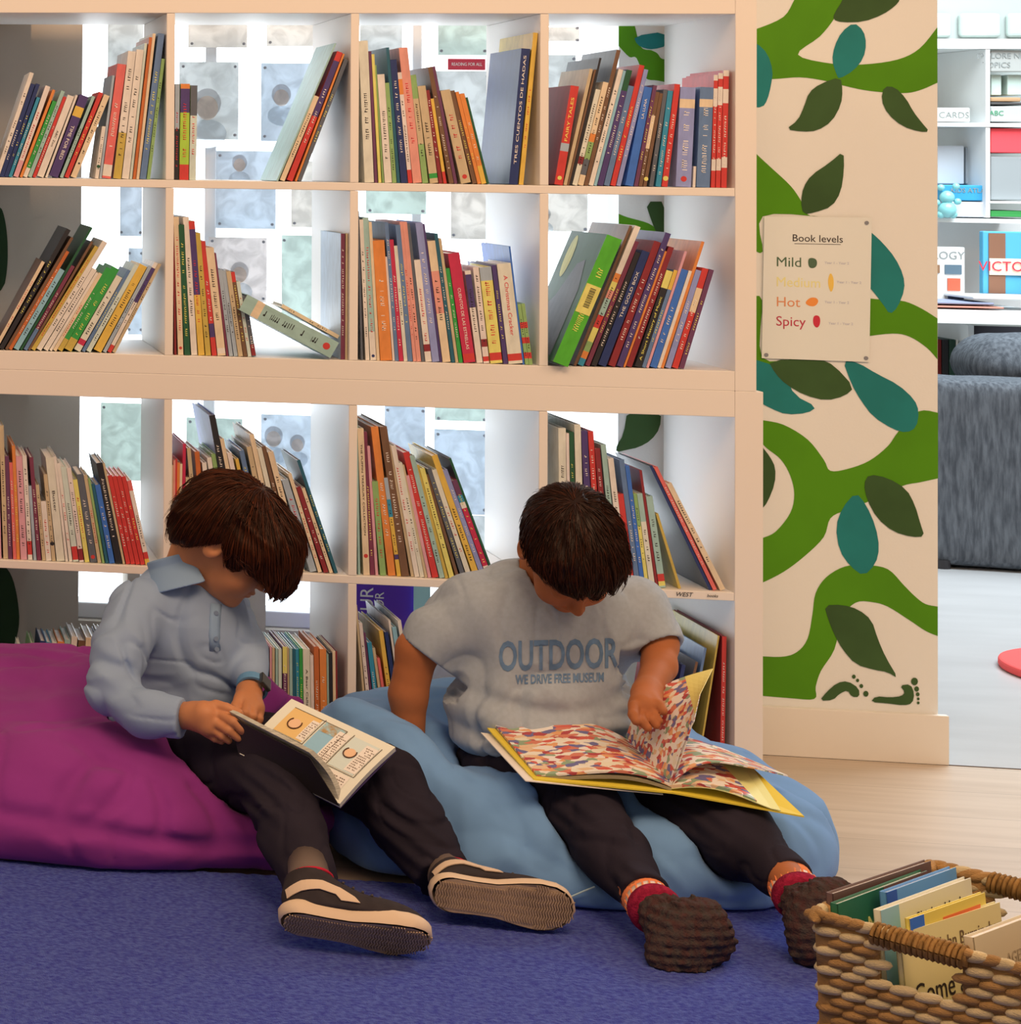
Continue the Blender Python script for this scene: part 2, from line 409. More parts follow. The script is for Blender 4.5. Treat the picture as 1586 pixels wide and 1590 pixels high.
cubby(0, 3, 845, 60, 5.287, '''
82 218 390 70 red|c=dred|b=.34:.42:grey|text=^FAIRY TALES;.66;.5;y;.44|dot=.07:.004:yellow|d=.2
158 375 250 28 tan
188 412 255 18 brown
208 455 160 18 black|c=dgrey
230 425 420 42 beige|b=.22:.3:dred
276 500 360 46 peach|b=.25:.42:olive,.42:.5:orange,.1:.25:dgrey
326 575 95 34 brown|c=dgrey
364 618 255 40 cream
408 660 265 24 lblue
436 695 260 48 purple|b=.82:1:dgreen
488 720 390 48 slate
542 772 220 44 red
592 826 255 36 lilac
664 842 400 68 blue|text=^LA LUNA;.78;.45;l;.2|desc=reading LA LUNA
738 905 385 32 plum
774 912 440 32 brown|b=.4:.75:peach
812 930 450 28 brown|dot=.08:.004:yellow
862 965 420 34 dgrey
914 1002 430 44 teal
964 1052 375 48 red|dot=.08:.0048:yellow
1078 1110 400 128 lilac|b=.79:.88:peach|dot=.08:.0055:red
1220 1240 1050 22 cream
1248 1256 400 112 slate|b=.8:.88:peach
1368 1385 300 34 red|b=.15:.25:cream,.72:.88:cream,.95:1:cream
1408 1420 285 38 red|b=.15:.25:cream,.72:.88:cream,.95:1:cream
1452 1452 262 46 red|b=.17:.26:cream,.72:.84:cream,.95:1:cream''')
cubby(1, 0, 0, 340, 6.0076, '''
-64 390 400 36 peach|c=brown
-15 622 100 48 black
44 662 175 30 brown
76 650 305 36 rust
120 580 475 58 lblue
182 790 80 26 dgreen
216 655 440 40 maroon|b=0:.25:slate
258 850 215 26 brown
284 908 260 44 gold
332 955 215 58 cream
398 895 470 54 cream
456 928 505 30 cream
490 945 510 38 peach
532 1000 460 52 green|b=0:.14:gold
590 1068 460 84 green|b=0:.14:gold
682 1100 540 72 beige|b=.08:.15:crimson
760 1180 480 34 slate
800 1235 430 48 pgrey
866 1285 435 84 amber
956 1340 440 36 grey
998 1405 410 40 cream|b=.56:.94:purple,0:.08:red
1044 1450 420 34 tan''')
cubby(1, 1, 264, 320, 5.469, '''
34 36 90 26 dred
68 64 95 46 peach|dot=.05:.003:red
122 104 160 50 dgreen
180 108 95 52 cream
240 166 130 54 amber|b=.45:.94:purple,.94:1:red
302 212 230 46 gold
356 256 300 42 red|b=.16:.28:purple
404 318 355 70 peach|b=.02:.07:white
480 372 400 18 maroon
502 402 540 34 grey
542 424 545 34 grey
580 452 555 40 tan
624 482 560 34 brown|b=.88:1:red
662 520 640 30 pgrey
696 560 760 36 dgrey|b=.02:.2:dred
1449 1450 235 36 maroon|c=grey|d=.2
1488 1492 235 34 tan''')
cubby(1, 2, 550, 310, 5.287, '''
42 40 95 46 dgrey
94 62 165 32 cream
132 106 150 50 sage|b=0:.2:white|dot=.03:.003:navy
186 134 185 24 peach
214 152 335 98 orange
316 246 470 18 lpink
336 244 190 30 slate
368 286 330 36 crimson
408 326 380 30 beige
440 350 210 40 slate
484 376 185 28 salmon
514 406 185 36 salmon
554 446 200 26 dgrey
584 468 495 52 cream|b=.1:.17:dred
640 482 190 60 lilac
704 542 200 18 purple
726 592 340 66 peach|b=.4:.75:salmon
798 605 280 30 dteal
832 662 320 24 tan
860 735 565 32 green
898 758 440 98 crimson|text=CUENTOS DE LAS ESTRELLAS;.4;.36;l;.56|b=.02:.08:red
1006 906 585 50 cream|b=.6:.96:purple
1062 976 555 48 lpink|b=.02:.07:red,.17:.25:dred
1118 1022 555 100 yellow|b=.86:1:grey,.03:.11:red
1228 1130 540 40 purple|d=.18
1262 1170 525 120 beige|text=A Christmas Cracker;.58;.4;r;.6|b=.03:.1:red|desc=reading A Christmas Cracker
1386 1280 385 12 blue|d=.2
1404 1335 860 30 olive|b=.1:.2:red,.35:.45:red,.6:.7:red
1436 1366 855 30 olive|b=.1:.2:red,.35:.45:red,.6:.7:red''')
cubby(1, 3, 845, 330, 5.287, '''
55 512 205 150 bright|c=dgreen|y=-.035|d=.22|desc=with barcode label
240 702 110 24 brown
272 748 115 52 cream|b=0:.05:teal,.05:.1:orange,.1:.17:olive,.17:.27:yellow,.27:.36:red,.36:.48:sage,.48:.54:salmon,.54:.6:yellow,.6:.66:orange
336 782 240 38 maroon
384 790 330 46 black
440 800 320 70 navy|text=^THE GOLD BOX;.62;.5;l;.4
524 870 240 60 dred
594 955 170 52 purple
650 1000 320 18 orange
672 1028 285 48 dred
742 1000 480 58 black|b=.82:1:yellow|text=^A Short History of Music;.4;.5;y;.66
802 1062 475 34 slate|b=.8:1:amber
836 1160 320 22 pink
866 1130 470 60 blue
928 1185 480 28 cream
956 1282 240 26 orange
992 1250 475 48 lilac
1046 1300 460 54 red|b=.56:.8:peach
1106 1350 470 42 plum''')
cubby(2, 0, 0, 630, 6.1, '''
-6 -30 480 20 pink
32 8 190 44 tan
78 66 480 38 plum
124 96 540 32 coral
158 120 380 32 orange
196 164 480 62 pink
266 220 475 42 cream|b=.05:.18:red
318 278 760 28 grey
352 292 490 38 maroon
400 342 750 34 tan
436 366 905 52 cream
492 402 650 36 tan|dot=.2:.004:black
536 412 490 78 beige|text=Buster;.58;.5;d;.2|desc=reading Buster
620 492 480 26 cream
654 540 545 32 white
692 582 580 54 pgrey|b=.02:.16:red
752 640 590 44 lpink|b=.02:.14:dred
804 686 700 44 yellow
854 742 650 66 dgrey|dot=.06:.004:red
926 800 660 34 tan
968 838 690 24 olive
1000 870 740 30 dteal
1036 914 750 52 blue
1096 862 540 62 black|c=dgrey
1164 925 545 22 tan
1194 1000 660 42 red
1240 1050 665 42 red
1286 1100 665 42 red
1332 1148 670 42 red
1378 1200 710 44 cream|b=0:.07:amber,.07:.15:red,.88:1:coral''')
cubby(2, 1, 250, 620, 5.287, '''
44 50 540 14 peach
60 66 500 18 salmon
80 84 490 18 red
100 106 520 22 orange
124 126 530 20 peach
146 145 365 26 crimson
200 172 640 28 tan
300 202 400 32 tan
350 275 430 40 rust
420 335 520 38 cream
500 385 480 38 cream
560 430 450 36 olive
620 362 130 54 black|c=lilac
690 475 325 34 peach
745 540 440 40 lpink
800 608 490 28 amber
850 640 420 40 slate
905 700 390 42 tan
960 735 290 40 peach
1020 785 400 40 beige
1080 825 385 34 brown
1130 862 430 50 peach
1222 985 660 58 grey
1290 1040 610 32 peach
1336 1105 720 40 dred|c=dred
1384 1150 730 30 peach
1424 1112 500 30 dteal|c=dgrey''')
cubby(2, 2, 540, 620, 5.4846, '''
44 46 165 84 sage
134 136 250 54 peach|text=THE PUFFIN TREASURY COLLECTION;.58;.4;d;.62|dot=.13:.004:red
192 186 280 38 maroon
236 212 400 24 pink
276 230 700 52 olive
344 222 235 64 orange
420 332 670 34 amber|b=.6:.78:teal,.78:1:grey,.17:.22:purple
458 292 235 66 brown
540 348 395 26 tan
570 378 395 42 cream
616 400 540 36 beige
656 460 560 24 tan
684 488 650 28 pink
718 446 450 56 red
782 520 480 44 sage
830 592 560 28 gold
866 620 590 44 yellow
926 652 640 28 brown
970 664 590 40 dgrey
1020 690 600 44 beige
1080 640 475 54 amber
1140 740 600 44 lilac
1190 812 690 48 crimson|b=.08:.14:cream,.72:.78:cream,.78:.85:teal,.85:1:plum
1246 790 500 22 dgreen|c=black''')
cubby(2, 3, 840, 630, 5.128, '''
150 150 180 60 beige|c=beige
220 195 220 24 lpink
250 218 210 36 dgreen|b=.3:.6:slate
300 264 150 52 beige
380 320 200 52 purple
450 375 205 44 red
520 424 340 42 dred
586 476 310 42 sage
650 536 420 46 cream
700 636 705 46 red
752 612 430 40 slate
796 690 480 34 blue
832 742 700 28 yellow|b=.65:1:olive
866 770 700 44 beige|b=.7:1:sage
914 772 515 22 dred
940 806 720 54 sage|b=.02:.07:yellow,.07:.15:red
1096 900 860 22 gold
1338 868 480 26 navy|c=black
1370 888 490 34 coral
1424 990 620 48 peach''')
cubby(3, 0, 0, 950, 9.9125, '''
230 300 600 40 beige
280 420 500 170 olive|y=.12|T=.008
520 640 450 60 navy|y=.12|T=.012
600 720 470 55 teal|y=.12|T=.012
700 810 470 60 beige|y=.12|T=.01
790 910 460 80 orange|y=.12|T=.014
890 1000 430 70 sage|y=.12|T=.012
1000 1120 380 60 cream|y=.12|T=.012
1100 1230 440 80 brown|y=.12|T=.014
1220 1330 400 100 peach|y=.12|T=.015
1320 1440 430 60 navy|y=.12|T=.012
1430 1540 400 60 white|y=.12|T=.010''', yf=.01)
cubby(3, 1, 370, 960, 8.347, '''
190 195 365 60 peach
262 265 385 52 dgrey
328 330 390 66 dteal
408 410 370 26 pink
442 440 380 34 tan
486 485 390 30 sage
524 520 400 42 pgrey
580 576 370 58 plum|b=.74:1:yellow
648 640 380 22 tan
676 665 390 36 sage
714 702 395 38 dteal
758 740 400 44 teal
806 786 390 44 green
856 832 400 92 beige|text=A Bear Called;.6;.4;d;.4
952 930 480 42 lpink
1000 978 370 66 rust
1070 1052 400 88 orange
1164 1146 470 26 sage
1190 1176 450 40 black
1236 1220 430 38 peach
1276 1264 430 14 dred''')
cubby(3, 2, 540, 900, 8.83, '''
260 56 350 62 tan
330 135 600 48 lpink
390 200 730 30 plum
440 232 860 62 teal
540 335 940 40 tan
600 400 1080 40 coral
660 425 700 58 amber
740 500 720 54 navy
820 560 560 30 cream
880 600 650 60 lblue
960 680 560 50 white''', yf=.02)
cubby(3, 3, 1010, 930, 8.37, '''
60 300 700 46 dred
150 410 860 50 navy
260 590 820 34 brown|c=dgrey
400 700 640 34 slate|c=slate|d=.28
600 880 480 20 gold|c=gold|d=.32
900 932 490 58 red|c=dred|d=.26''', yf=.02)
# thick sage book lying aslant against the row, and the tan one on it
def slant(x0, y0, sc, bx, by, tx, ty, tk, Y, color, label, dots, D, bands=()):
    p = at(x0+bx/sc, y0+by/sc, Y); q = at(x0+tx/sc, y0+ty/sc, Y)
    phi = math.atan2(q[0]-p[0], q[2]-p[2]); L = math.hypot(q[0]-p[0], q[2]-p[2]); T = tk/sc/835
    o = add_book((p[0], Y, p[2]), phi, T, L, D, color, bands, None, None, label, 'books in the second cubby of the second row', dots=dots)
    o.location.z = p[2]; return o
slant(264, 320, 5.469, 1398, 1225, 622, 815, 158, -.004, 'sage', 'thick sage green book lying aslant against leaning paperbacks in second cubby', [(.09, .007, 'red')], .17, [(.80, .88, 'peach')])
slant(264, 320, 5.469, 1432, 1112, 950, 845, 34, .03, 'peach', 'small peach book resting on top of the slanting sage book', [], .12)
# purple board and pale card standing at the back of the third bottom cubby
bd = MB(); pA = at(552, 1080, .30); pB = at(643, 1080, .30); zt = at(600, 910, .30)[2]-.004
bd.box(pA[0]+.012, pB[0]+.02, .36, .364, .0505, .05+CW-.01)
board = bd.build('poster_board', mat('purple_card', pc('5a2a78'), .5, .3)); tag(board, 'purple printed board standing behind books in third cubby of bottom row', 'board')
p_ = at(563, 932, .36); M_ = basis((p_[0]+.01, .3595, p_[2]-.01), (0, 0, 1), (-1, 0, 0), (0, -1, 0)); text_mesh('AUR', .038, ink_l, 'lettering', board, M_)
M_ = basis((p_[0]+.035, .3595, p_[2]-.015), (0, 0, 1), (-1, 0, 0), (0, -1, 0)); text_mesh('ECOR', .026, ink_l, 'lettering', board, M_)
cb = MB(); q_ = at(648, 930, .34); cb.box(q_[0]-.005, q_[0]+.028, .348, .350, .0505, .05+CW-.006); tag(cb.build('card', mat('pale_blue_card', pc('a8b8c0'), .6)), 'pale blue card beside purple board in third cubby of bottom row', 'card')
# barcode label on the green book, printed oval on its cover
for o in [o for o in COL.objects if o.name.startswith('book') and 'barcode' in o.get('label', '')]:
    hw = max(v.co.x for v in o.data.vertices); L_ = max(v.co.z for v in o.data.vertices)
    lb = MB(); lb.box(-hw*.96, hw*.96, -.0026, -.0020, L_*.40, L_*.62); l = lb.build('barcode_label', bm_('yellow'), o)
    bb = MB(); z = L_*.45
    for k in range(16):
        t = random.uniform(.0008, .002); bb.box(-hw*.3, hw*.45, -.0030, -.0026, z, z+t); z += t+random.uniform(.0008, .0016)
    bb.build('bars', ink_d, l)
    ov = [(-hw-.0004, .17+.022*math.cos(a), L_*.80+.045*math.sin(a)) for a in [k*math.pi/10 for k in range(20)]]
    mesh_obj('cover_badge', ov, [tuple(range(20))], bm_('yellow'), o)
    fg = [(-hw-.0004, y_, z_) for y_, z_ in ((.03, .01), (.2, .02), (.21, .09), (.15, .13), (.10, .2), (.06, .21), (.03, .15))]
    mesh_obj('cover_picture', fg, [tuple(range(7))], bm_('dgrey'), o)
# handwriting on the front of a shelf board
for body, px, py, s_ in (('WEST', 1062, 925, .0115), ('books', 1075, 933, .008)):
    p_ = at(px, py-3, -.0004); t_ = text_mesh(body, s_, ink_d, 'handwriting', None, basis((p_[0], -.0004, ROWZ[2]-.0078), (1, 0, 0), (0, 0, 1), (0, -1, 0)), .0001, shear=.3)
    if body == 'books': t_.data.transform(Matrix.Translation((.036, 0, 0)))
    t_.parent = bc_lo; t_.matrix_parent_inverse = Matrix.Translation(bc_lo.location).inverted(); t_['label'] = 'black handwriting'
# ------------------------------------------------------------------ posters on the window
def translucent(name, color):
    M = bpy.data.materials.new(name); M.use_nodes = True; nt = M.node_tree; n = nt.nodes; b = n['Principled BSDF']; out = n['Material Output']
    b.inputs['Base Color'].default_value = color; b.inputs['Roughness'].default_value = .5
    tr = n.new('ShaderNodeBsdfTranslucent'); mx = n.new('ShaderNodeMixShader'); mx.inputs[0].default_value = .72
    tc = n.new('ShaderNodeTexCoord'); ns = n.new('ShaderNodeTexNoise'); ns.inputs['Scale'].default_value = 26; ns.inputs['Detail'].default_value = 5; ns.inputs['Distortion'].default_value = 1.2
    rp = n.new('ShaderNodeValToRGB'); e = rp.color_ramp.elements; e[0].position = .38; e[1].position = .62
    e[0].color = tuple(c*.82 for c in color[:3])+(1,); e[1].color = color
    nt.links.new(tc.outputs['Object'], ns.inputs['Vector']); nt.links.new(ns.outputs['Fac'], rp.inputs[0]); nt.links.new(rp.outputs[0], tr.inputs[0]); nt.links.new(rp.outputs[0], b.inputs['Base Color'])
    nt.links.new(b.outputs[0], mx.inputs[1]); nt.links.new(tr.outputs[0], mx.inputs[2]); nt.links.new(mx.outputs[0], out.inputs[0]); return M
PT = [translucent('poster_print_'+str(i), c) for i, c in enumerate([(.66, .68, .68, 1), (.72, .70, .67, 1), (.62, .67, .72, 1), (.70, .67, .66, 1), (.62, .69, .66, 1)])]
pin_m = mat('pin_metal', (.25, .27, .32, 1), .3, .5)
YP = .515
POST = [(168, -10, 222, 150, 0, 'bluish photo sheet seen in far-left cubby of top row, behind tall books'), (293, -25, 384, 74, 1, 'photo sheet above the drawing sheet at upper left of second cubby'), (415, -25, 497, 72, 1, 'pale photo sheet at upper right of second top cubby'),
 (279, 96, 370, 217, 0, 'face portrait sheet on window, behind the lime spined book'), (406, 98, 497, 220, 2, 'pale blue portrait sheet behind leaning red books of top row'), (336, 234, 428, 356, 2, 'photo sheet spanning top and second rows in second cubby'),
 (453, 250, 530, 354, 1, 'photo sheet half hidden by divider between second and third cubbies'), (560, -20, 624, 150, 0, 'photo sheet behind beige books at left of third top cubby'), (681, -25, 757, 86, 4, 'landscape photo sheet above red banner in third top cubby'),
 (669, 110, 762, 240, 0, 'group photo sheet below red banner in third top cubby'), (569, 250, 662, 333, 4, 'colourful photo sheet above orange book in third cubby, second row'), (701, 270, 760, 372, 1, 'narrow photo sheet above crimson book in third cubby, second row'),
 (840, 42, 900, 64, 1, 'slim photo sheet at top of right-hand top cubby'), (840, 85, 894, 190, 0, 'photo sheet behind red book in right-hand top cubby'), (840, 292, 913, 360, 1, 'photo sheet above the bright green book'),
 (187, 270, 220, 367, 2, 'blue narrow photo sheet in far-left cubby of second row'), (200, 385, 220, 520, 2, 'small strip sheet under the blue sheet in far-left cubby'), (324, 368, 414, 470, 3, 'child portrait sheet above slanting sage book'), (438, 365, 492, 500, 4, 'green toned photo sheet beside divider above slanting sage book'),
 (157, 625, 228, 747, 4, 'drawing sheet in far-left cubby of third row, beside red books'), (290, 648, 376, 760, 4, 'pale green sheet behind black leaning book of third row'), (406, 643, 500, 770, 2, 'two faces photo sheet above dark leaning book, third row'),
 (598, 630, 660, 740, 2, 'pale blue sheet right of orange book, third cubby of third row'), (675, 666, 757, 800, 2, 'pale figure sheet at middle of third cubby, third row'), (676, 600, 757, 655, 4, 'sheet hidden partly by the wide board over third row'), (724, 800, 757, 870, 0, 'small sheet low in third cubby of third row')]
for (x0, y0, x1, y1, k, lab) in POST:
    a = at(x0, y0, YP); b = at(x1, y1, YP)
    mb = MB(); mb.box(min(a[0], b[0]), max(a[0], b[0]), YP, YP+.0015, min(a[2], b[2]), max(a[2], b[2]))
    o = mb.build('photo_sheet', PT[k]); tag(o, lab, 'poster', 'photo sheets pinned over the window')
    for fx in (.06, .94):
        for fz in (.06, .94):
            if fz > .5 and y0 < 0: continue
            x = a[0]+(b[0]-a[0])*fx; z = b[2]+(a[2]-b[2])*fz
            pb = MB(); pb.tube([(x, YP-.004, z), (x, YP, z)], .0032, 8); pb.build('push_pin', pin_m, o)
# pictures printed on a few of the sheets: heads and shoulders, soft shapes
pf = translucent('print_face', (.95, .84, .76, 1)); ph_ = translucent('print_hair', (.62, .62, .64, 1)); pcl = translucent('print_cloth', (.80, .87, .93, 1))
for (x, y, r) in ((322, 165, 26), (437, 150, 18), (372, 255, 14), (372, 425, 17), (425, 680, 17), (462, 690, 14), (845, 335, 12), (720, 180, 14)):
    c_ = at(x, y, YP-.001); R_ = r/810.
    el = lambda cx_, cz_, rx, rz, Y: [(c_[0]+cx_*R_+rx*R_*math.cos(t), YP-Y, c_[2]+cz_*R_+rz*R_*math.sin(t)) for t in [k*math.pi/12 for k in range(24)]]
    host = min([o for o in COL.objects if o.name.startswith('photo_sheet')], key=lambda o: (sum((v.co.x for v in o.data.vertices))/8-c_[0])**2+(sum((v.co.z for v in o.data.vertices))/8-c_[2])**2)
    for nm, e_, mm in (('printed_shoulders', el(0, -1.9, 1.3, 1.0, .0006), pcl), ('printed_hair', el(0, .2, .92, 1.05, .0010), ph_), ('printed_face', el(0, -.12, .72, .85, .0014), pf)): mesh_obj(nm, e_, [tuple(range(24))], mm, host)
a = at(696, 91, YP); b = at(754, 109, YP)
mb = MB(); mb.box(a[0], b[0], YP, YP+.002, b[2], a[2]); o = tag(mb.build('banner', mat('red_banner', (.65, .06, .10, 1), .5, emit=((.7, .05, .1, 1), .0))), 'small red banner on window between two photo sheets, third top cubby', 'banner')
text_mesh('READING FOR ALL', .010, ink_l, 'lettering', o, basis(((a[0]+b[0])/2, YP-.0005, (a[2]+b[2])/2), (1, 0, 0), (0, 0, 1), (0, -1, 0)), xs=.75)
# thin rails that carry the sheets
mb = MB()
# ------------------------------------------------------------------ mural
mg = mat('vine_green_paint', pc('4e7608'), .6, .25, noise=(6, .12, None)); md = mat('dark_leaf_paint', pc('3a4a20'), .6, .25, noise=(9, .22, None)); mt_ = mat('teal_leaf_paint', pc('206858'), .6, .25, noise=(9, .15, None))
def smooth_closed(p, it=2):
    for _ in range(it):
        q = []
        for i in range(len(p)):
            a, b = p[i], p[(i+1) % len(p)]
            q += [(a[0]*.75+b[0]*.25, a[1]*.75+b[1]*.25), (a[0]*.25+b[0]*.75, a[1]*.25+b[1]*.75)]
        p = q
    return p
MY = {id(mg): PY-.0006, id(md): PY-.0014, id(mt_): PY-.0010}
def paint(name, pts, m_, x0, y0, sc, sm=True, parent=None, Y=None, lab=None):
    if sm: pts = smooth_closed(pts, 1)
    elif name == 'painted_vine':                  # round the outline, but keep the straight cuts at the wall's edges
        xs_ = [p[0] for p in pts]; lo_, hi_ = min(xs_), max(xs_); q = []; n = len(pts); eg = lambda p: p[0] <= lo_+.5 or p[0] >= hi_-.5
        for i in range(n):
            p0, p1, p2, p3 = pts[i-1], pts[i], pts[(i+1) % n], pts[(i+2) % n]; q.append(p1)
            if eg(p1) and eg(p2): continue
            if eg(p1): p0 = p1
            if eg(p2): p3 = p2
            for t in (.25, .5, .75):
                f = lambda a, b, c, d: .5*((2*b)+(-a+c)*t+(2*a-5*b+4*c-d)*t*t+(-a+3*b-3*c+d)*t**3)
                q.append((min(hi_, max(lo_, f(p0[0], p1[0], p2[0], p3[0]))), f(p0[1], p1[1], p2[1], p3[1])))
        pts = q
    Y = MY[id(m_)] if Y is None else Y
    p3 = [at(x0+x/sc, y0+y/sc, Y) for x, y in pts]
    o = poly(name, p3, m_, parent or pillar, .0002)
    o['kind'] = 'structure'
    if lab: o['label'] = lab
    return o
R3 = (1130, 0, 2.649); R4 = (1130, 560, 2.409)
# shapes run on past the bookcase edge, as the paint does
paint('painted_vine', [(90, 118), (122, 118), (230, 70), (275, 0), (290, -20), (475, -20), (475, 0), (440, 75), (380, 150), (290, 225), (430, 262), (560, 265), (700, 245), (790, 200), (864, 112), (864, 340), (800, 368), (740, 382), (650, 380), (560, 370), (470, 350), (400, 332), (300, 318), (190, 325), (90, 325)], mg, *R3, sm=False)
paint('painted_leaf', [(475, 0), (440, 55), (435, 80), (470, 92), (560, 90), (640, 60), (690, 25), (710, 0), (710, -30), (480, -30)], md, *R3)
paint('painted_leaf', [(520, 92), (560, 125), (572, 180), (560, 240), (520, 290), (460, 325), (450, 310), (430, 250), (440, 190), (470, 130)], mt_, *R3)
paint('painted_leaf', [(465, 315), (474, 370), (468, 430), (430, 500), (370, 538), (310, 542), (240, 532), (290, 495), (315, 440), (335, 380), (380, 345)], md, *R3)
paint('painted_leaf', [(645, 355), (690, 358), (735, 405), (765, 460), (800, 505), (832, 542), (790, 542), (720, 520), (660, 470), (632, 410)], md, *R3)
paint('painted_leaf', [(90, 170), (122, 178), (165, 220), (187, 290), (180, 350), (165, 410), (145, 442), (90, 440)], mt_, *R3)
paint('painted_vine', [(90, 600), (122, 636), (180, 690), (260, 765), (305, 830), (330, 882), (375, 890), (145, 890), (145, 1035), (90, 1015)], mg, *R3, sm=False)
paint('painted_leaf', [(478, 620), (480, 700), (467, 790), (430, 850), (360, 874), (312, 882), (302, 830), (312, 770), (345, 720), (420, 670)], md, *R3)
paint('painted_vine', [(560, 1225), (660, 1235), (730, 1240), (800, 1270), (864, 1310), (864, 1478), (820, 1430), (750, 1385), (680, 1372), (560, 1385)], mg, *R3, sm=False)
paint('painted_vine', [(90, 1228), (142, 1235), (142, 1470), (300, 1470), (280, 1500), (90, 1500)], mg, *R3, sm=False)
paint('painted_leaf', [(560, 930), (597, 960), (640, 1000), (690, 1060), (724, 1130), (730, 1190), (700, 1265), (668, 1294), (640, 1250), (560, 1150)], mt_, *R3)
paint('painted_leaf', [(90, -10), (115, 0), (165, 15), (220, 60), (250, 130), (335, 173), (300, 196), (220, 202), (165, 180), (90, 140)], mt_, *R4)
paint('painted_leaf', [(150, -3), (350, -5), (400, 18), (475, 100), (440, 132), (370, 150), (290, 130), (220, 90), (180, 50)], md, *R4)
paint('painted_leaf', [(430, -5), (490, 8), (560, 50), (640, 90), (700, 145), (717, 190), (707, 250), (670, 270), (620, 257), (545, 210), (500, 150), (465, 90)], mt_, *R4)
paint('painted_vine', [(90, 215), (127, 222), (210, 240), (300, 295), (360, 370), (385, 412), (450, 405), (530, 375), (600, 320), (640, 265), (715, 190), (788, 195), (788, 440), (720, 455), (650, 470), (520, 530), (440, 560), (385, 590), (360, 660), (290, 730), (210, 790), (127, 832), (90, 845), (90, 680), (127, 665), (180, 640), (235, 570), (250, 500), (235, 430), (200, 370), (150, 330), (127, 310), (90, 300)], mg, *R4, sm=False)
paint('painted_leaf', [(90, 280), (127, 318), (160, 360), (180, 400), (178, 460), (150, 530), (127, 557), (90, 590)], md, *R4)
paint('painted_leaf', [(530, 425), (600, 438), (670, 480), (702, 540), (722, 610), (738, 658), (690, 660), (620, 640), (560, 590), (522, 520), (510, 460)], md, *R4)
paint('painted_leaf', [(480, 492), (520, 540), (555, 620), (569, 700), (555, 760), (510, 806), (460, 770), (418, 710), (405, 620), (430, 550)], mt_, *R4)
paint('painted_vine', [(90, 1103), (200, 1108), (260, 1090), (300, 1040), (318, 950), (330, 870), (370, 810), (440, 770), (520, 765), (600, 780), (660, 840), (700, 880), (740, 910), (787, 920), (787, 1030), (740, 1010), (680, 970), (600, 920), (540, 903), (480, 905), (430, 960), (400, 1080), (350, 1160), (330, 1220), (325, 1265), (230, 1262), (90, 1250)], mg, *R4, sm=False)
paint('painted_leaf', [(362, 915), (430, 913), (490, 930), (540, 970), (562, 1040), (592, 1110), (640, 1190), (600, 1165), (550, 1157), (480, 1137), (430, 1080), (398, 1020), (378, 970)], md, *R4)
paint('painted_footprint', [(345, 1272), (370, 1240), (410, 1205), (450, 1198), (492, 1225), (494, 1258), (465, 1258), (450, 1232), (420, 1245), (395, 1270)], md, *R4)
paint('painted_footprint', [(535, 1277), (555, 1255), (610, 1260), (652, 1255), (665, 1240), (645, 1215), (685, 1210), (700, 1245), (692, 1282), (660, 1290), (600, 1282)], md, *R4)
for cx_, cy_, r_ in ((473, 1182, 7), (487, 1196, 6), (501, 1217, 7), (518, 1246, 10), (700, 1200, 13), (708, 1228, 9), (712, 1248, 7), (714, 1265, 5), (714, 1280, 5)):
    paint('painted_toe', [(cx_+r_*math.cos(a), cy_+r_*math.sin(a)*1.1) for a in [k*math.pi/5 for k in range(10)]], md, *R4, sm=False)
# the part of the mural seen through the shelves
A4 = (845, 60, 5.287); B4 = (845, 330, 5.287); C4 = (840, 630, 5.128)
paint('painted_vine', [(613, -180), (613, 60), (700, 150), (760, 160), (830, 320), (940, 345), (1100, 380), (1100, 170), (975, 168), (930, 120), (880, 95), (790, 60), (720, -180)], mg, *A4, sm=False)
paint('painted_leaf', [(735, -20), (1000, -60), (1010, 60), (900, 88), (830, 82), (765, 50)], mt_, *A4)
paint('painted_vine', [(613, 10), (690, 40), (860, 90), (960, 165), (1010, 200), (1010, 320), (800, 250), (613, 120)], mg, *B4, sm=False)
paint('painted_leaf', [(830, -90), (1010, -90), (1010, 330), (930, 180), (890, 90)], md, *B4)
paint('painted_leaf', [(690, 30), (960, 50), (950, 180), (880, 275), (780, 332), (680, 352), (600, 372), (605, 315), (660, 230)], md, *C4)
paint('painted_vine', [(870, 1480), (930, 1480), (960, 1800), (880, 1800)], mg, *C4, sm=False)
lm = mat('left_mural_paint', pc('1c2c12'), .7)
poly_l = lambda pts, Y: struct(poly('trim_2', [at(x, y, Y) for x, y in smooth_closed(pts, 2)], lm, wl, .0002))
poly_l([(-60, 300), (0, 318), (7, 335), (12, 370), (12, 415), (5, 455), (-60, 490)], PY-.001)
poly_l([(-60, 850), (0, 872), (18, 890), (28, 930), (31, 975), (17, 1015), (-60, 1060)], PY-.001)
# ------------------------------------------------------------------ sign on the pillar
sy = PY-.004
a, b, c, d = [at(*p, sy) for p in ((1187, 336), (1354, 338), (1350, 562), (1183, 556))]
sign = poly('notice_sheet', [a, b, c, d], mat('laminated_paper', pc('d8bda6'), .35, .4), None, .001)
tag(sign, 'white Book levels notice listing Mild, Medium, Hot and Spicy on painted pillar', 'sign')
def sgn(body, x, y, h, m_, xs=1.0, align='LEFT'):
    p_ = at(x, y, sy-.0013)
    return text_mesh(body, h/808., m_, 'lettering', sign, basis(p_, (1, 0, -.012), (0, 0, 1), (0, -1, 0)), .0001, align=align, xs=xs)
t = mat('ink_olive', pc('4c5638'), .6); sgn('Book levels', 1270, 371, 17, ink_d, 1.0, 'CENTER')
u0 = at(1234, 378, sy-.0013); u1 = at(1306, 379, sy-.0013); mb = MB(); mb.box(u0[0], u1[0], sy-.0014, sy-.0012, u0[2]-.001, u0[2]); mb.build('underline', ink_d, sign)
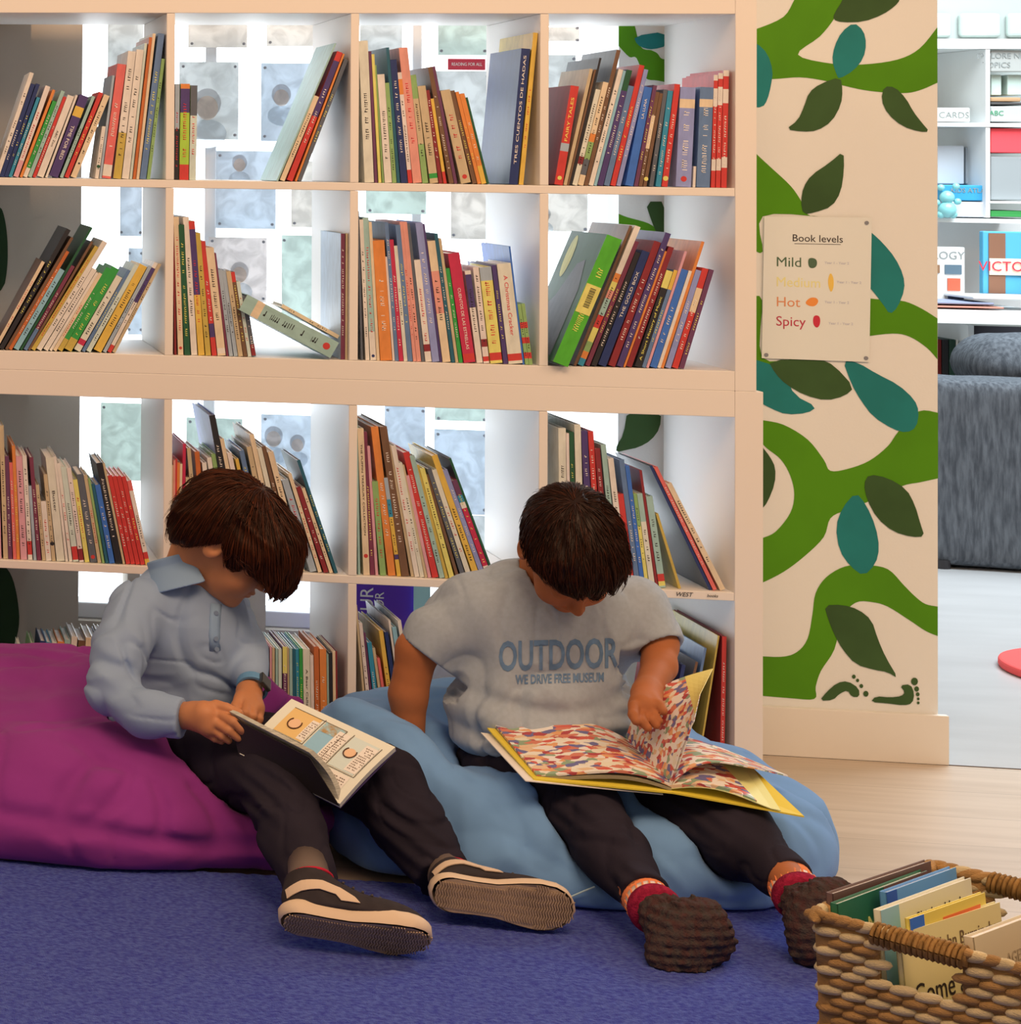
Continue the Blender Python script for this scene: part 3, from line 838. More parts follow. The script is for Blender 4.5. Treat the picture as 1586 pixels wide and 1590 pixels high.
sgn('Mild', 1205, 407, 23, t, 1.02); sgn('Medium', 1205, 438, 23, mat('ink_yellow', pc('dcb870'), .6), .93); sgn('Hot', 1205, 469, 23, mat('ink_orange', pc('d07848'), .6), 1.02); sgn('Spicy', 1205, 499, 23, mat('ink_red2', pc('b03038'), .6), .98)
for x, y in ((1281, 408), (1300, 438), (1281, 469), (1287, 502)): sgn('Year 1 - Year 2', x, y, 6, mat('ink_faint', pc('b09a90'), .6), 1.0)
def blob(pts, m_, nm):
    o = poly(nm, [at(x, y, sy-.0013) for x, y in smooth_closed(pts, 2)], m_, sign, .0003)
blob([(1255, 402), (1261, 400), (1269, 403), (1269, 413), (1263, 417), (1256, 415)], t, 'pepper_picture')
blob([(1290, 422), (1295, 432), (1295, 446), (1291, 455), (1287, 446), (1286, 434)], mat('pepper_yellow', pc('e8a040'), .5), 'pepper_picture')
blob([(1250, 470), (1258, 462), (1268, 462), (1272, 468), (1266, 476), (1256, 475)], mat('pepper_orange', pc('e07830'), .5), 'pepper_picture')
blob([(1263, 492), (1268, 489), (1274, 492), (1274, 504), (1269, 510), (1263, 504)], mat('pepper_red', pc('c02830'), .5), 'pepper_picture')
for x, y in ((1346, 346), (1345, 556), (1190, 551)):
    p_ = at(x, y, sy-.001); mb = MB(); mb.tube([(p_[0], sy-.003, p_[2]), (p_[0], sy-.001, p_[2])], .004, 10); mb.build('push_pin', pin_m, sign)
# ------------------------------------------------------------------ rug
rug_m = mat('blue_pile', pc('2c348c'), .95, .05, noise=((110, 150, 110), .4, '5a62ac'), bump=((420, 420, 300), 1.0, .012), sheen=.15)
ra = at(0, 0, 0); z0 = .012
e0 = atz(0, 1345, z0); e1 = atz(1250, 1418, z0)
def rugmesh():
    x0, x1, y0, y1 = -2.3, .02, -2.2, -.685; nx, ny = 230, 150; vs = []; fs = []
    rn = np.random.RandomState(3)
    h = rn.rand(ny+1, nx+1)
    for j in range(ny+1):
        for i in range(nx+1):
            x = x0+(x1-x0)*i/nx; y = y0+(y1+.045*(x+1.4)/1.3-y0)*j/ny
            ed = min(i, nx-i, j, ny-j); vs.append((x, y, (z0-.002 if ed > 0 else .003)+.0022*h[j, i]))
    for j in range(ny):
        for i in range(nx): a = j*(nx+1)+i; fs.append((a, a+1, a+nx+2, a+nx+1))
    n = len(vs)
    vs += [(x0, y0, .0005), (x1, y0, .0005), (x1, y1, .0005), (x0, y1-.03, .0005)]
    o = mesh_obj('rug', vs, fs, rug_m, smooth=True)
    return tag(o, 'thick blue pile rug under the bean bags and feet', 'rug')
rug = rugmesh()
# ------------------------------------------------------------------ reading room beyond the pillar
def pxbox(name, x0, y0, x1, y1, Y, dep, m_, bev=0, parent=None):
    a = at(x0, y0, Y); b = at(x1, y1, Y); mb = MB(); mb.box(min(a[0], b[0]), max(a[0], b[0]), Y, Y+dep, min(a[2], b[2]), max(a[2], b[2]))
    o = mb.build(name, m_, parent)
    if bev: bevel(o, bev, 3)
    return o
cw = mat('cool_white_lacquer', (.78, .81, .82, 1), .45, .3); YS = 4.3
mb = MB(); mb.box(-.4, 6.4, YS+.45, YS+.6, 0, 3.2); struct(mb.build('wall_back', mat('back_wall_paint', (.40, .45, .44, 1), .7)))
# glass blocks
gb = mat('glass_block', (.40, .50, .47, 1), .12, .5, emit=((.70, .86, .80, 1), .22))
for i, (x0, x1) in enumerate(((1450, 1480), (1492, 1557), (1566, 1620))):
    o = pxbox('glass_block', x0, 20, x1, 58, YS+.42, .03, gb, .015); tag(o, f'pale green glass block in back wall, {["leftmost", "middle", "rightmost"][i]} above white shelving', 'glass block', 'glass blocks in the back wall')
sh = empty('shelving_unit', (at(1520, 300, YS)[0], YS, 0)); tag(sh, 'cool white shelving against the far wall of the reading room', 'shelving')
def sp(name, x0, y0, x1, y1, dY=0, dep=.40, m_=cw): return chl(pxbox(name, x0, y0, x1, y1, YS+dY, dep, m_), sh)
sp('shelf_board', 1430, 60, 1640, 76); sp('shelf_board', 1430, 190, 1640, 198); sp('divider', 1531, 76, 1538, 338, .004, .394); sp('shelf_board', 1430, 338, 1640, 348)
sp('divider', 1504, 505, 1513, 640, -.15, .5)
sp('worktop', 1430, 480, 1640, 506, -.30, .72); sp('base_board', 1430, 660, 1640, 690, -.15, .55)
sp('shelf_board', 1538, 312, 1640, 317, 0, .38)
sp('back_panel', 1430, 338, 1640, 484, .40, .02); sp('back_panel', 1513, 506, 1640, 660, .2, .02, mat('black_gap_shade', (.03, .03, .04, 1), .7))  # black panel fills the open gap under the worktop, its shade put into colour
def item(name, lab, cat, x0, y0, x1, y1, Y, dep, color, rough=.6, grp=None):
    o = pxbox(name, x0, y0, x1, y1, YS+Y, dep, mat('c_'+color, tuple(lin(color))+(1,), rough), .004); tag(o, lab, cat, grp); return o
def stext(o, body, x, y, Y, h, m_, xs=1): 
    p_ = at(x, y, YS+Y-.002); text_mesh(body, h, m_, 'lettering', o, basis(p_, (1, 0, 0), (0, 0, 1), (0, -1, 0)), .0002, xs=xs)
gi = mat('grey_ink', (.25, .28, .28, 1), .6)
o = item('storage_box', 'white CARDS box on upper left shelf of far shelving', 'box', 1440, 167, 1507, 189.5, .02, .28, 'd4dad6'); stext(o, 'CARDS', 1482, 179, .02, .032, gi)
o = item('grey_sign', 'grey EXPLORE NEW TOPICS notice on the far shelving', 'sign', 1539, 78, 1640, 112, .02, .01, 'a4a8a6'); stext(o, 'EXPLORE NEW', 1561, 87, .02, .028, gi); stext(o, 'TOPICS', 1548, 101, .02, .028, gi)
for i, (x0, x1) in enumerate(((1540, 1556), (1565, 1590))):
    o = item('clear_tub', f'{["left", "right"][i]} clear plastic tub below the grey notice', 'tub', x0, 116, x1, 148, .06, .2, 'c2d8d2', .2, 'clear tubs on the far shelving')
item('flat_book', 'tan book lying under the clear tubs on far shelving', 'book', 1539, 151, 1586, 158, .03, .22, 'b08e6c'); item('flat_book', 'dark grey book lying below the tan book on far shelving', 'book', 1539, 158.5, 1600, 163, .03, .22, '4c4a4a')
o = item('storage_box', 'pale grey box with green print under dark grey book', 'box', 1539, 165, 1600, 189.5, .02, .28, 'b4b8b8'); stext(o, 'ABC', 1548, 176, .02, .025, mat('green_ink', (.05, .3, .15, 1), .6))
item('storage_box', 'bright red box on middle right shelf of far shelving', 'box', 1539, 199, 1610, 238, .02, .3, 'f0505a')
item('storage_box', 'grey clear box of papers beneath the bright red box', 'box', 1539, 243, 1610, 311, .03, .3, '9aa2a6', .25)
item('flat_book', 'green book lying under the grey drawer on far shelving', 'book', 1539, 327, 1610, 337.5, .02, .25, '3c9a50')
item('paper_bag', 'white paper bag standing on blue box, far shelving', 'bag', 1456, 226, 1498, 286, .12, .12, 'c6ced6'); item('paper_roll', 'patterned grey paper bag beside the white paper bag', 'bag', 1500, 228, 1522, 286, .14, .1, '9ea8b0')
o = item('storage_box', 'blue box under the paper bags on far shelving', 'box', 1464, 287, 1529, 312, .03, .25, '3a9ccc'); stext(o, 'KIDS ATLAS', 1506, 296, .03, .024, gi)
item('storage_box', 'white lidded box under the blue box on far shelving', 'box', 1472, 313, 1532, 337.5, .02, .25, 'c8ccd8')
# small teal ornament
mb = MB()
p_ = at(1466, 330, YS+.005); 
def ball(mb, c, r, n=10, mi=0):
    vs = []; fs = []
    for j in range(n+1):
        for i in range(n*2):
            t = math.pi*j/n; f = math.pi*i/n; vs.append((c[0]+r*math.sin(t)*math.cos(f), c[1]+r*math.sin(t)*math.sin(f), c[2]+r*math.cos(t)))
    for j in range(n):
        for i in range(n*2): fs.append((j*2*n+i, (j+1)*2*n+i, (j+1)*2*n+(i+1) % (2*n), j*2*n+(i+1) % (2*n)))
    mb.add(vs, fs, mi)
bz = at(1466, 338, YS)[2]
for dx, dz, r in ((0, .03, .03), (0, .075, .024), (-.02, .11, .012), (.03, .115, .012), (-.035, .055, .012), (.035, .06, .012), (-.02, .012, .014), (.02, .012, .014)): ball(mb, (p_[0]+dx, YS-.02+.0, bz+dz), r)
tag(mb.build('bead_ornament', mat('teal_glass', (.25, .62, .66, 1), .2, .5), smooth=True), 'small pale teal bead figure in front of white lidded box', 'ornament')
o = item('standing_book', 'white book ending OGY standing beneath the teal figure', 'book', 1440, 383, 1499, 470, -.05, .03, 'dfe3e4'); stext(o, 'OLOGY', 1466, 397, -.05, .040, gi)
for i, (x0, y0, x1, y1, c) in enumerate(((1468, 411, 1494, 426, '5a7080'), (1472, 432, 1492, 452, 'c06048'), (1473, 457, 1497, 469, '505a78'), (1446, 411, 1460, 424, '8a6a50'))):
    q = pxbox('cover_picture', x0, y0, x1, y1, YS-.054, .003, mat('c_'+c, tuple(lin(c))+(1,), .5), parent=o)
o = item('standing_book', 'blue VICTORIAN book standing at right end of white worktop', 'book', 1527, 359, 1600, 458, -.02, .03, '58b0dc'); stext(o, 'VICTORIANS', 1588, 415, -.03, .050, ink_r)
q = pxbox('cover_picture', 1536, 362, 1562, 456, YS-.024, .003, mat('c_8a6450', tuple(lin('8a6450'))+(1,), .5), parent=o); q = pxbox('title_panel', 1537, 401, 1600, 428, YS-.028, .003, mat('c_e8dcc8', tuple(lin('e8dcc8'))+(1,), .5), parent=o)
# flat books on the worktop
item('flat_book', 'salmon book lying lowest under the open white book', 'book', 1450, 474.5, 1560, 479.5, -.28, .2, 'd08878'); item('flat_book', 'blue grey book lying beneath the open white book', 'book', 1448, 468, 1545, 474, -.27, .2, '8a94b0'); item('flat_book', 'open white book lying in front of the VICTORIAN book', 'book', 1512, 460, 1640, 467.5, -.27, .22, 'e4e8ea')
for i, (x0, x1, c, n_) in enumerate(((1455, 1463, '6a1c1c', 'dark red'), (1463.5, 1474, '202428', 'black'), (1474.5, 1485, '1c3a30', 'dark green'), (1485.5, 1489, 'c8ccc8', 'pale'))):
    item('shelved_book', f'{n_} book on low shelf just left of the grey sofa back', 'book', x0, 527, x1, 660, -.1, .2, c, .5, 'books under the white worktop')
# ------------------------------------------------------------------ implicit surfaces, for bodies, cloth and cushions
def vnoise(P, seed=0):
    i = np.floor(P).astype(np.int64); f = P-i; f = f*f*(3-2*f); out = 0
    def hsh(a, b, c):
        n = (a*73856093) ^ (b*19349663) ^ (c*83492791) ^ (seed*2654435761)
        n = (n ^ (n >> 13))*1274126177 & 0x7fffffff
        return ((n ^ (n >> 16)) & 0xffff)/65535.
    for dx in (0, 1):
        for dy in (0, 1):
            for dz in (0, 1):
                w_ = (f[:, 0] if dx else 1-f[:, 0])*(f[:, 1] if dy else 1-f[:, 1])*(f[:, 2] if dz else 1-f[:, 2])
                out = out+w_*hsh(i[:, 0]+dx, i[:, 1]+dy, i[:, 2]+dz)
    return out*2-1
def cone(P, a, b, ra, rb):
    a = np.asarray(a, float); b = np.asarray(b, float); ab = b-a; t = np.clip((P-a)@ab/(ab@ab+1e-12), 0, 1)
    return np.linalg.norm(P-a-t[:, None]*ab, axis=1)-(ra+(rb-ra)*t)
def ell(P, c, r, R=None):
    q = P-np.asarray(c, float)
    if R is not None: q = q@R          # R columns = local axes in world
    r = np.asarray(r, float); k0 = np.linalg.norm(q/r, axis=1); k1 = np.linalg.norm(q/(r*r), axis=1)
    return k0*(k0-1)/np.maximum(k1, 1e-9)
def smin(a, b, k):
    h = np.clip(.5+.5*(b-a)/k, 0, 1); return b*(1-h)+a*h-k*h*(1-h)
def smax(a, b, k): return -smin(-a, -b, k)
def chain(P, pts, rs, k=.01):
    d = None
    for i in range(len(pts)-1):
        c = cone(P, pts[i], pts[i+1], rs[i], rs[i+1]); d = c if d is None else smin(d, c, k)
    return d
def sdf_mesh(name, fn, lo, hi, h, m_, parent=None, cf=4, margin=1.5):
    lo = np.array(lo, float); hi = np.array(hi, float); n = (np.ceil((hi-lo)/(h*cf)).astype(int)+1)
    cg = [lo[k]+h*cf*np.arange(n[k]) for k in range(3)]
    G = np.stack(np.meshgrid(*cg, indexing='ij'), -1).reshape(-1, 3)+h*cf/2
    dc = fn(G).reshape(n)
    N = n*cf; D = np.repeat(np.repeat(np.repeat(dc, cf, 0), cf, 1), cf, 2).astype(np.float32)
    near = np.abs(dc) < h*cf*margin; ci = np.argwhere(near)
    off = np.stack(np.meshgrid(*[np.arange(cf)]*3, indexing='ij'), -1).reshape(-1, 3)
    for s in range(0, len(ci), 3000):
        idx = (ci[s:s+3000, None, :]*cf+off[None]).reshape(-1, 3)
        D[idx[:, 0], idx[:, 1], idx[:, 2]] = fn(lo+idx*h)
    S = D < 0
    c = S[:-1, :-1, :-1]; anyv = np.zeros_like(c); allv = np.ones_like(c)
    for dx in (0, 1):
        for dy in (0, 1):
            for dz in (0, 1):
                q = S[dx:N[0]-1+dx, dy:N[1]-1+dy, dz:N[2]-1+dz]; anyv |= q; allv &= q
    act = np.argwhere(anyv & ~allv); vid = -np.ones(c.shape, np.int64); vid[act[:, 0], act[:, 1], act[:, 2]] = np.arange(len(act))
    corners = [(x, y, z) for x in (0, 1) for y in (0, 1) for z in (0, 1)]
    acc = np.zeros((len(act), 3)); cnt = np.zeros(len(act))
    for a in corners:
        for k in range(3):
            if a[k]: continue
            b = list(a); b[k] = 1
            da = D[act[:, 0]+a[0], act[:, 1]+a[1], act[:, 2]+a[2]]; db = D[act[:, 0]+b[0], act[:, 1]+b[1], act[:, 2]+b[2]]
            m_x = (da < 0) != (db < 0); t = np.where(m_x, da/(da-db+1e-12), 0)
            p = np.array(a, float)+0*acc; p[:, k] = t; acc += p*m_x[:, None]; cnt += m_x
    V = lo+(act+acc/cnt[:, None])*h
    F = []
    for k in range(3):
        e = [slice(0, N[0]-1), slice(0, N[1]-1), slice(0, N[2]-1)]
        A = S[tuple(e)]; e2 = list(e); e2[k] = slice(1, N[k]); B = S[tuple(e2)]
        q = np.argwhere(A != B); u, v = (k+1) % 3, (k+2) % 3
        q = q[(q[:, u] > 0) & (q[:, v] > 0)]
        du = np.zeros(3, int); du[u] = 1; dv = np.zeros(3, int); dv[v] = 1
        g = lambda w_: vid[w_[:, 0], w_[:, 1], w_[:, 2]]
        f = np.stack([g(q-du-dv), g(q-dv), g(q), g(q-du)], 1)
        sgn_ = A[q[:, 0], q[:, 1], q[:, 2]]; f[~sgn_] = f[~sgn_][:, ::-1]; F.append(f)
    F = np.concatenate(F); F = F[(F >= 0).all(1)]
    me = bpy.data.meshes.new(name); me.vertices.add(len(V)); me.vertices.foreach_set('co', V.astype(np.float32).ravel())
    me.loops.add(len(F)*4); me.loops.foreach_set('vertex_index', F.astype(np.int32).ravel())
    me.polygons.add(len(F)); me.polygons.foreach_set('loop_start', np.arange(0, len(F)*4, 4, dtype=np.int32)); me.polygons.foreach_set('loop_total', np.full(len(F), 4, np.int32))
    me.update(calc_edges=True); me.polygons.foreach_set('use_smooth', np.ones(len(F), bool)); me.materials.append(m_)
    return link(bpy.data.objects.new(name, me), parent)
def bvh_of(o): 
    me = o.data; return BVHTree.FromPolygons([v.co.copy() for v in me.vertices], [tuple(p.vertices) for p in me.polygons])
# ------------------------------------------------------------------ head
def frame(F, U):
    F = np.array(F, float); F /= np.linalg.norm(F); U = np.array(U, float); U -= F*(U@F); U /= np.linalg.norm(U); return np.stack([np.cross(F, U), F, U], 1)
def head_sdf(P, c, R, s):
    q = ((P-c)@R)/s
    d = ell(q, (0, -.008, .022), (.073, .091, .080)); d = smin(d, ell(q, (0, .032, -.018), (.060, .058, .068)), .02)
    d = smin(d, ell(q, (0, .040, -.062), (.042, .042, .038)), .025)
    ax = np.abs(q[:, 0]); qa = q.copy(); qa[:, 0] = ax
    d = smin(d, ell(qa, (.033, .060, -.035), (.024, .022, .024)), .02)                       # cheeks
    d = smax(d, -ell(qa, (.030, .098, .000), (.018, .014, .011)), .012)                      # eye hollows
    d = smin(d, ell(qa, (.030, .077, -.001), (.0145, .0125, .0095)), .004)                   # closed lids
    d = smin(d, cone(qa, (.014, .088, .016), (.044, .074, .017), .005, .0035), .008)         # brow ridge
    n_ = smin(cone(q, (0, .086, .006), (0, .103, -.022), .0065, .0088), ell(qa, (.0085, .096, -.026), (.0065, .0075, .006)), .006); d = smin(d, n_, .008)
    d = smin(d, ell(q, (0, .086, -.046), (.020, .010, .0045)), .004); d = smin(d, ell(q, (0, .083, -.055), (.017, .010, .005)), .004)
    d = smin(d, ell(q, (0, .070, -.082), (.018, .016, .014)), .015)
    ear = smax(ell(qa, (.077, -.006, -.006), (.008, .019, .028)), -ell(qa, (.088, -.002, -.004), (.010, .011, .018)), .004); d = smin(d, ear, .005)
    return d*s
def hair_mats(base, n=3):
    r = []
    for i, k in enumerate((.6, 1.0, 1.7, 2.6)):
        c = lin(base); r.append(mat(f'hair_{base}_{i}', tuple(min(1, x*k) for x in c)+(1,), .46, .28))
    return r
def hair_obj(name, c, R, s, hair_fn, crown, base, n, parent, grav, lift, rootok, step=.007, steps=13, curl=.3, rad=.0009, seed=1, zc=None):
    ms = hair_mats(base)
    lo, hi = c-.19*s, c+.19*s
    o = sdf_mesh(name, hair_fn, lo, hi, .003, ms[0], parent)
    me = o.data; V = np.empty(len(me.vertices)*3, np.float32); me.vertices.foreach_get('co', V); V = V.reshape(-1, 3).astype(float)
    rs = np.random.RandomState(seed); ql = ((V-c)@R)/s; ok = np.where(rootok(ql))[0]; pick = rs.choice(ok, n)
    P = V[pick].copy(); cr = c+R@(np.array(crown)*s); mbb = []; widths = []
    def grad(P):
        e = .0015; g = np.stack([hair_fn(P+np.eye(3)[k]*e)-hair_fn(P-np.eye(3)[k]*e) for k in range(3)], 1); return g/np.maximum(np.linalg.norm(g, axis=1, keepdims=True), 1e-9)
    paths = [P.copy()]; jit = rs.randn(n, 3)*curl; off_ = rs.rand(n)*lift
    last = None
    for st in range(steps):
        g = grad(P); d = P-cr; d -= g*(d*g).sum(1, keepdims=True); d /= np.maximum(np.linalg.norm(d, axis=1, keepdims=True), 1e-6)
        d = d+np.array(grav)+jit*.35; d -= g*(d*g).sum(1, keepdims=True)*.85
        if last is not None: d = d*.45+last*.55
        d /= np.maximum(np.linalg.norm(d, axis=1, keepdims=True), 1e-6); last = d
        P = P+d*step; dd = hair_fn(P); P = P-grad(P)*(dd-off_*(.4+st/steps))[:, None]*.9; paths.append(P.copy())
    paths = np.stack(paths, 1); ln = rs.randint(max(3, steps-6), steps+1, n)
    if zc is not None:
        for i in range(n):
            qq = ((paths[i]-c)@R)/s; bad = np.where(qq[:, 2] < zc(qq[:, 1])-.004)[0]
            if len(bad): ln[i] = max(1, min(ln[i], bad[0]))
    vs = []; fs = []; mi = []
    for i in range(n):
        L = ln[i]; pts = paths[i, :L+1]; b0 = len(vs); mm = rs.choice(4, p=(.38, .34, .2, .08))
        for j, p in enumerate(pts):
            t = pts[min(j+1, L)]-pts[max(j-1, 0)]; t = t/(np.linalg.norm(t)+1e-9); a = np.cross(t, (.3, .5, .81)); a /= np.linalg.norm(a)+1e-9; b = np.cross(t, a)
            w_ = rad*(1-.85*(j/L)**2)
            for k in range(3): an = 2*math.pi*k/3; vs.append(p+(a*math.cos(an)+b*math.sin(an))*w_)
        for j in range(L):
            for k in range(3): fs.append((b0+j*3+k, b0+j*3+(k+1) % 3, b0+j*3+3+(k+1) % 3, b0+j*3+3+k)); mi.append(mm)
    st_o = mesh_obj('hair_strands', vs, fs, ms, None, mi, True)
    # one hair object: cap and strands together
    bm = bmesh.new(); bm.from_mesh(me); n0 = len(bm.faces); bm.from_mesh(st_o.data)
    bm.faces.ensure_lookup_table(); me2 = bpy.data.meshes.new(name)
    bm.to_mesh(me2); bm.free(); 
    for q in ms: me2.materials.append(q)
    o.data = me2; bpy.data.objects.remove(st_o)
    return o
def A(x, y, Y): return at(x, y, Y)
skin = mat('skin', pc('bc6c3e', 1.0), .5, .35, noise=(14, .16, None), bump=(300, .08, .001))
skin2 = mat('skin_2', pc('a8582e', 1.0), .65, .2, noise=(14, .16, None), bump=(300, .08, .001))
for s_ in (skin, skin2): s_.node_tree.nodes['Principled BSDF'].inputs['Subsurface Weight'].default_value = .06; s_.node_tree.nodes['Principled BSDF'].inputs['Subsurface Radius'].default_value = (.01, .004, .002)
def bounds(pts, m_): p = np.array(pts); return p.min(0)-m_, p.max(0)+m_
def fold(P, sc, amp, seed=0, stretch=(1, 1, 1)):
    n_ = vnoise(P*sc*np.array(stretch), seed); return amp*(1-np.abs(n_)*2)*.5+amp*.3*vnoise(P*sc*2.3*np.array(stretch), seed+5)
def crease(P, sc, amp, seed=0, st=(1, 1, 1), wd=5):
    n_ = vnoise(P*sc*np.array(st)+.7*vnoise(P*sc*.6, seed+9)[:, None], seed); return amp*np.clip(1-wd*np.abs(n_), 0, 1)
# ================================================================== boy on the purple bag
B1 = empty('person', (-1.10, -.42, .12)); tag(B1, 'boy in blue-grey long-sleeved polo and dark trousers reading comic on purple bean bag', 'person')
H1 = A(356, 838, -.47); R1 = frame((.72, -.28, -.62), (.56, -.2, .8)); S1 = .97
neck1 = [H1+R1@np.array((0, -.03, -.05))*S1, A(288, 905, -.42), A(285, 950, -.42)]
ub = dict(rw=A(284, 1112, -.63), lw=A(386, 1072, -.53))
def finger(P, pts, r0, r1): 
    n_ = len(pts); return chain(P, pts, [r0+(r1-r0)*i/(n_-1) for i in range(n_)], .003)
RH = [([A(336, 1096, -.665), A(352, 1100, -.675), A(371, 1107, -.685)], .0105, .0075),
      ([A(342, 1110, -.675), A(362, 1121, -.70), A(376, 1132, -.705), A(382, 1143, -.70)], .0095, .0068),
      ([A(336, 1122, -.68), A(355, 1134, -.70), A(370, 1146, -.70)], .0092, .0068),
      ([A(330, 1132, -.675), A(346, 1143, -.69), A(355, 1150, -.69)], .0085, .0062),
      ([A(322, 1138, -.665), A(334, 1146, -.675), A(344, 1151, -.675)], .0078, .0058)]
LH = [([A(374, 1082, -.565), A(366, 1098, -.585), A(370, 1114, -.60)], .0100, .0075),
      ([A(384, 1090, -.575), A(381, 1107, -.60), A(377, 1120, -.60)], .0092, .007),
      ([A(394, 1094, -.575), A(392, 1112, -.60), A(386, 1126, -.60)], .0092, .0068),
      ([A(402, 1098, -.57), A(402, 1116, -.59), A(396, 1131, -.595)], .0085, .0064)]
def body1(P):
    d = head_sdf(P, H1, R1, S1); d = smin(d, chain(P, neck1, [.046, .044, .05], .02), .02)
    # arms run inside the sleeves and carry the hands
    ra = chain(P, [A(285, 950, -.42), A(215, 950, -.47), A(172, 1072, -.55), A(284, 1110, -.63)], [.036, .030, .024, .020], .01)
    la = chain(P, [A(285, 950, -.42), A(350, 950, -.34), A(388, 1020, -.42), A(388, 1075, -.54)], [.04, .032, .026, .020], .01)
    d = smin(d, smin(ra, la, .01), .012)
    pr = smin(cone(P, ub['rw'], A(318, 1110, -.665), .021, .024), cone(P, A(300, 1112, -.65), A(322, 1128, -.672), .022, .017), .01)
    f = None
    for pts, r0, r1 in RH: g = finger(P, pts, r0, r1); f = g if f is None else smin(f, g, .0018)
    d = smin(d, smin(pr, f, .006), .01)
    pl_ = smin(cone(P, ub['lw'], A(380, 1088, -.565), .019, .017), cone(P, A(388, 1076, -.545), A(396, 1098, -.575), .018, .016), .01)
    f = None
    for pts, r0, r1 in LH: g = finger(P, pts, r0, r1); f = g if f is None else smin(f, g, .0018)
    return smin(d, smin(pl_, f, .006), .008)
lo, hi = bounds([H1-.13, H1+.13, A(165, 1080, -.56), A(384, 1150, -.71), A(400, 1000, -.33)], .03)
b = sdf_mesh('body', body1, lo, hi, .0022, skin, None); chl(b, B1); b['label'] = 'tanned skin of face, neck and hands'
def hair1(P):
    q = ((P-H1)@R1)/S1
    d = ell(q, (0, -.012, .026), (.085, .101, .090)); d = smin(d, ell(q, (0, .060, .030), (.078, .058, .062)), .04)
    d = smin(d, ell(q, (0, .098, .000), (.060, .030, .036)), .03); d = smin(d, ell(q, (.01, -.05, -.02), (.07, .055, .055)), .03)
    ax = np.abs(q[:, 0])
    zc = np.interp(q[:, 1], [-.12, -.085, -.045, -.02, .0, .012, .03, .055, .08, .10, .14], [-.080, -.070, -.050, -.018, .012, -.004, -.022, -.010, .010, .002, -.008])
    zc = zc+.004*np.sin(q[:, 1]*160+q[:, 0]*70)
    d = smax(d, (zc-q[:, 2])*.8, .006)
    d = smax(d, -(ell(q, (0, .045, -.045), (.058, .050, .050))), .004)
    d = d-.0035*(1-np.abs(vnoise(q*np.array((60, 22, 40)), 3))*2)
    return d*S1
hair_o = hair_obj('hair', H1, R1, S1, hair1, (.01, -.01, .118), '3c1a08', 3600, None, (.15, 0, -.55), .008, lambda q: (q[:, 2] > .0) & (q[:, 1] > -.10), steps=14, curl=.22, seed=4, zc=lambda y: np.interp(y, [-.12, -.085, -.045, -.02, .0, .012, .03, .055, .08, .10, .14], [-.080, -.070, -.050, -.018, .012, -.004, -.022, -.018, -.004, -.016, -.026]))
chl(hair_o, B1); hair_o['label'] = 'thick dark brown hair with long fringe'
# small glint ornament of his glasses below the fringe
polo = mat('polo_pique', pc('7c7a7c', 1.3), .85, .12, bump=((1400, 1400, 1400), .35, .0012), noise=(8, .1, None))
polo_c = mat('polo_collar', pc('74787c', 1.3), .85, .12, bump=((900, 900, 900), .3, .001))
trs = mat('dark_trousers', pc('2b2022', 1.0), .9, .1, bump=(700, .3, .001), noise=(10, .2, None))
def shirt1(P):
    d = ell(P, A(292, 985, -.42), (.112, .098, .125)); d = smin(d, ell(P, A(272, 1085, -.40), (.122, .10, .100)), .05)
    d = smin(d, ell(P, A(245, 1140, -.39), (.088, .098, .058)), .04)
    d = smin(d, cone(P, A(222, 940, -.45), A(340, 935, -.37), .048, .046), .04)
    d = smin(d, cone(P, A(290, 926, -.42), A(264, 916, -.41), .050, .047), .03)
    d = smin(d, chain(P, [A(205, 1120, -.47), A(208, 1152, -.49), A(217, 1180, -.50)], [.045, .034, .015], .01), .03)
    rs_ = chain(P, [A(214, 948, -.47), A(186, 1010, -.53), A(172, 1072, -.57), A(225, 1105, -.61), A(276, 1114, -.635)], [.055, .049, .044, .042, .037], .02)
    ls_ = chain(P, [A(350, 945, -.35), A(380, 1005, -.40), A(389, 1048, -.50)], [.046, .038, .031], .02)
    d = smin(d, rs_, .016); d = smin(d, ls_, .016)
    d = d+fold(P, 11, .007, 2, (1, 1, .8))+crease(P, 9, .006, 61, (1.2, 1, .9))+crease(P, 17, .0025, 62, (.7, 1, 1.5))+.0022*np.sin(P[:, 2]*150+P[:, 0]*60)*np.exp(-((np.linalg.norm(P-A(180, 1040, -.6), axis=1))/.06)**2)
    # crease between upper arm and flank
    d = smax(d, -cone(P, A(232, 1010, -.56), A(228, 1075, -.56), .008, .006), .012)
    # open cuff and neck
    cu = A(283, 1114, -.64); ax = (cu-A(225, 1105, -.61)); ax /= np.linalg.norm(ax); d = smax(d, np.where((np.linalg.norm(P-cu, axis=1) < .09), (P-cu)@ax, -1), .003)
    d = smax(d, -cone(P, A(286, 880, -.42), A(288, 903, -.42), .048, .046), .004)
    return d
lo, hi = bounds([A(165, 1080, -.60), A(390, 900, -.28), A(205, 1190, -.45), A(300, 860, -.3), A(283, 1114, -.68)], .075)
sh1 = sdf_mesh('shirt', shirt1, lo, hi, .0032, polo); chl(sh1, B1); sh1['label'] = 'blue-grey long-sleeved polo shirt'
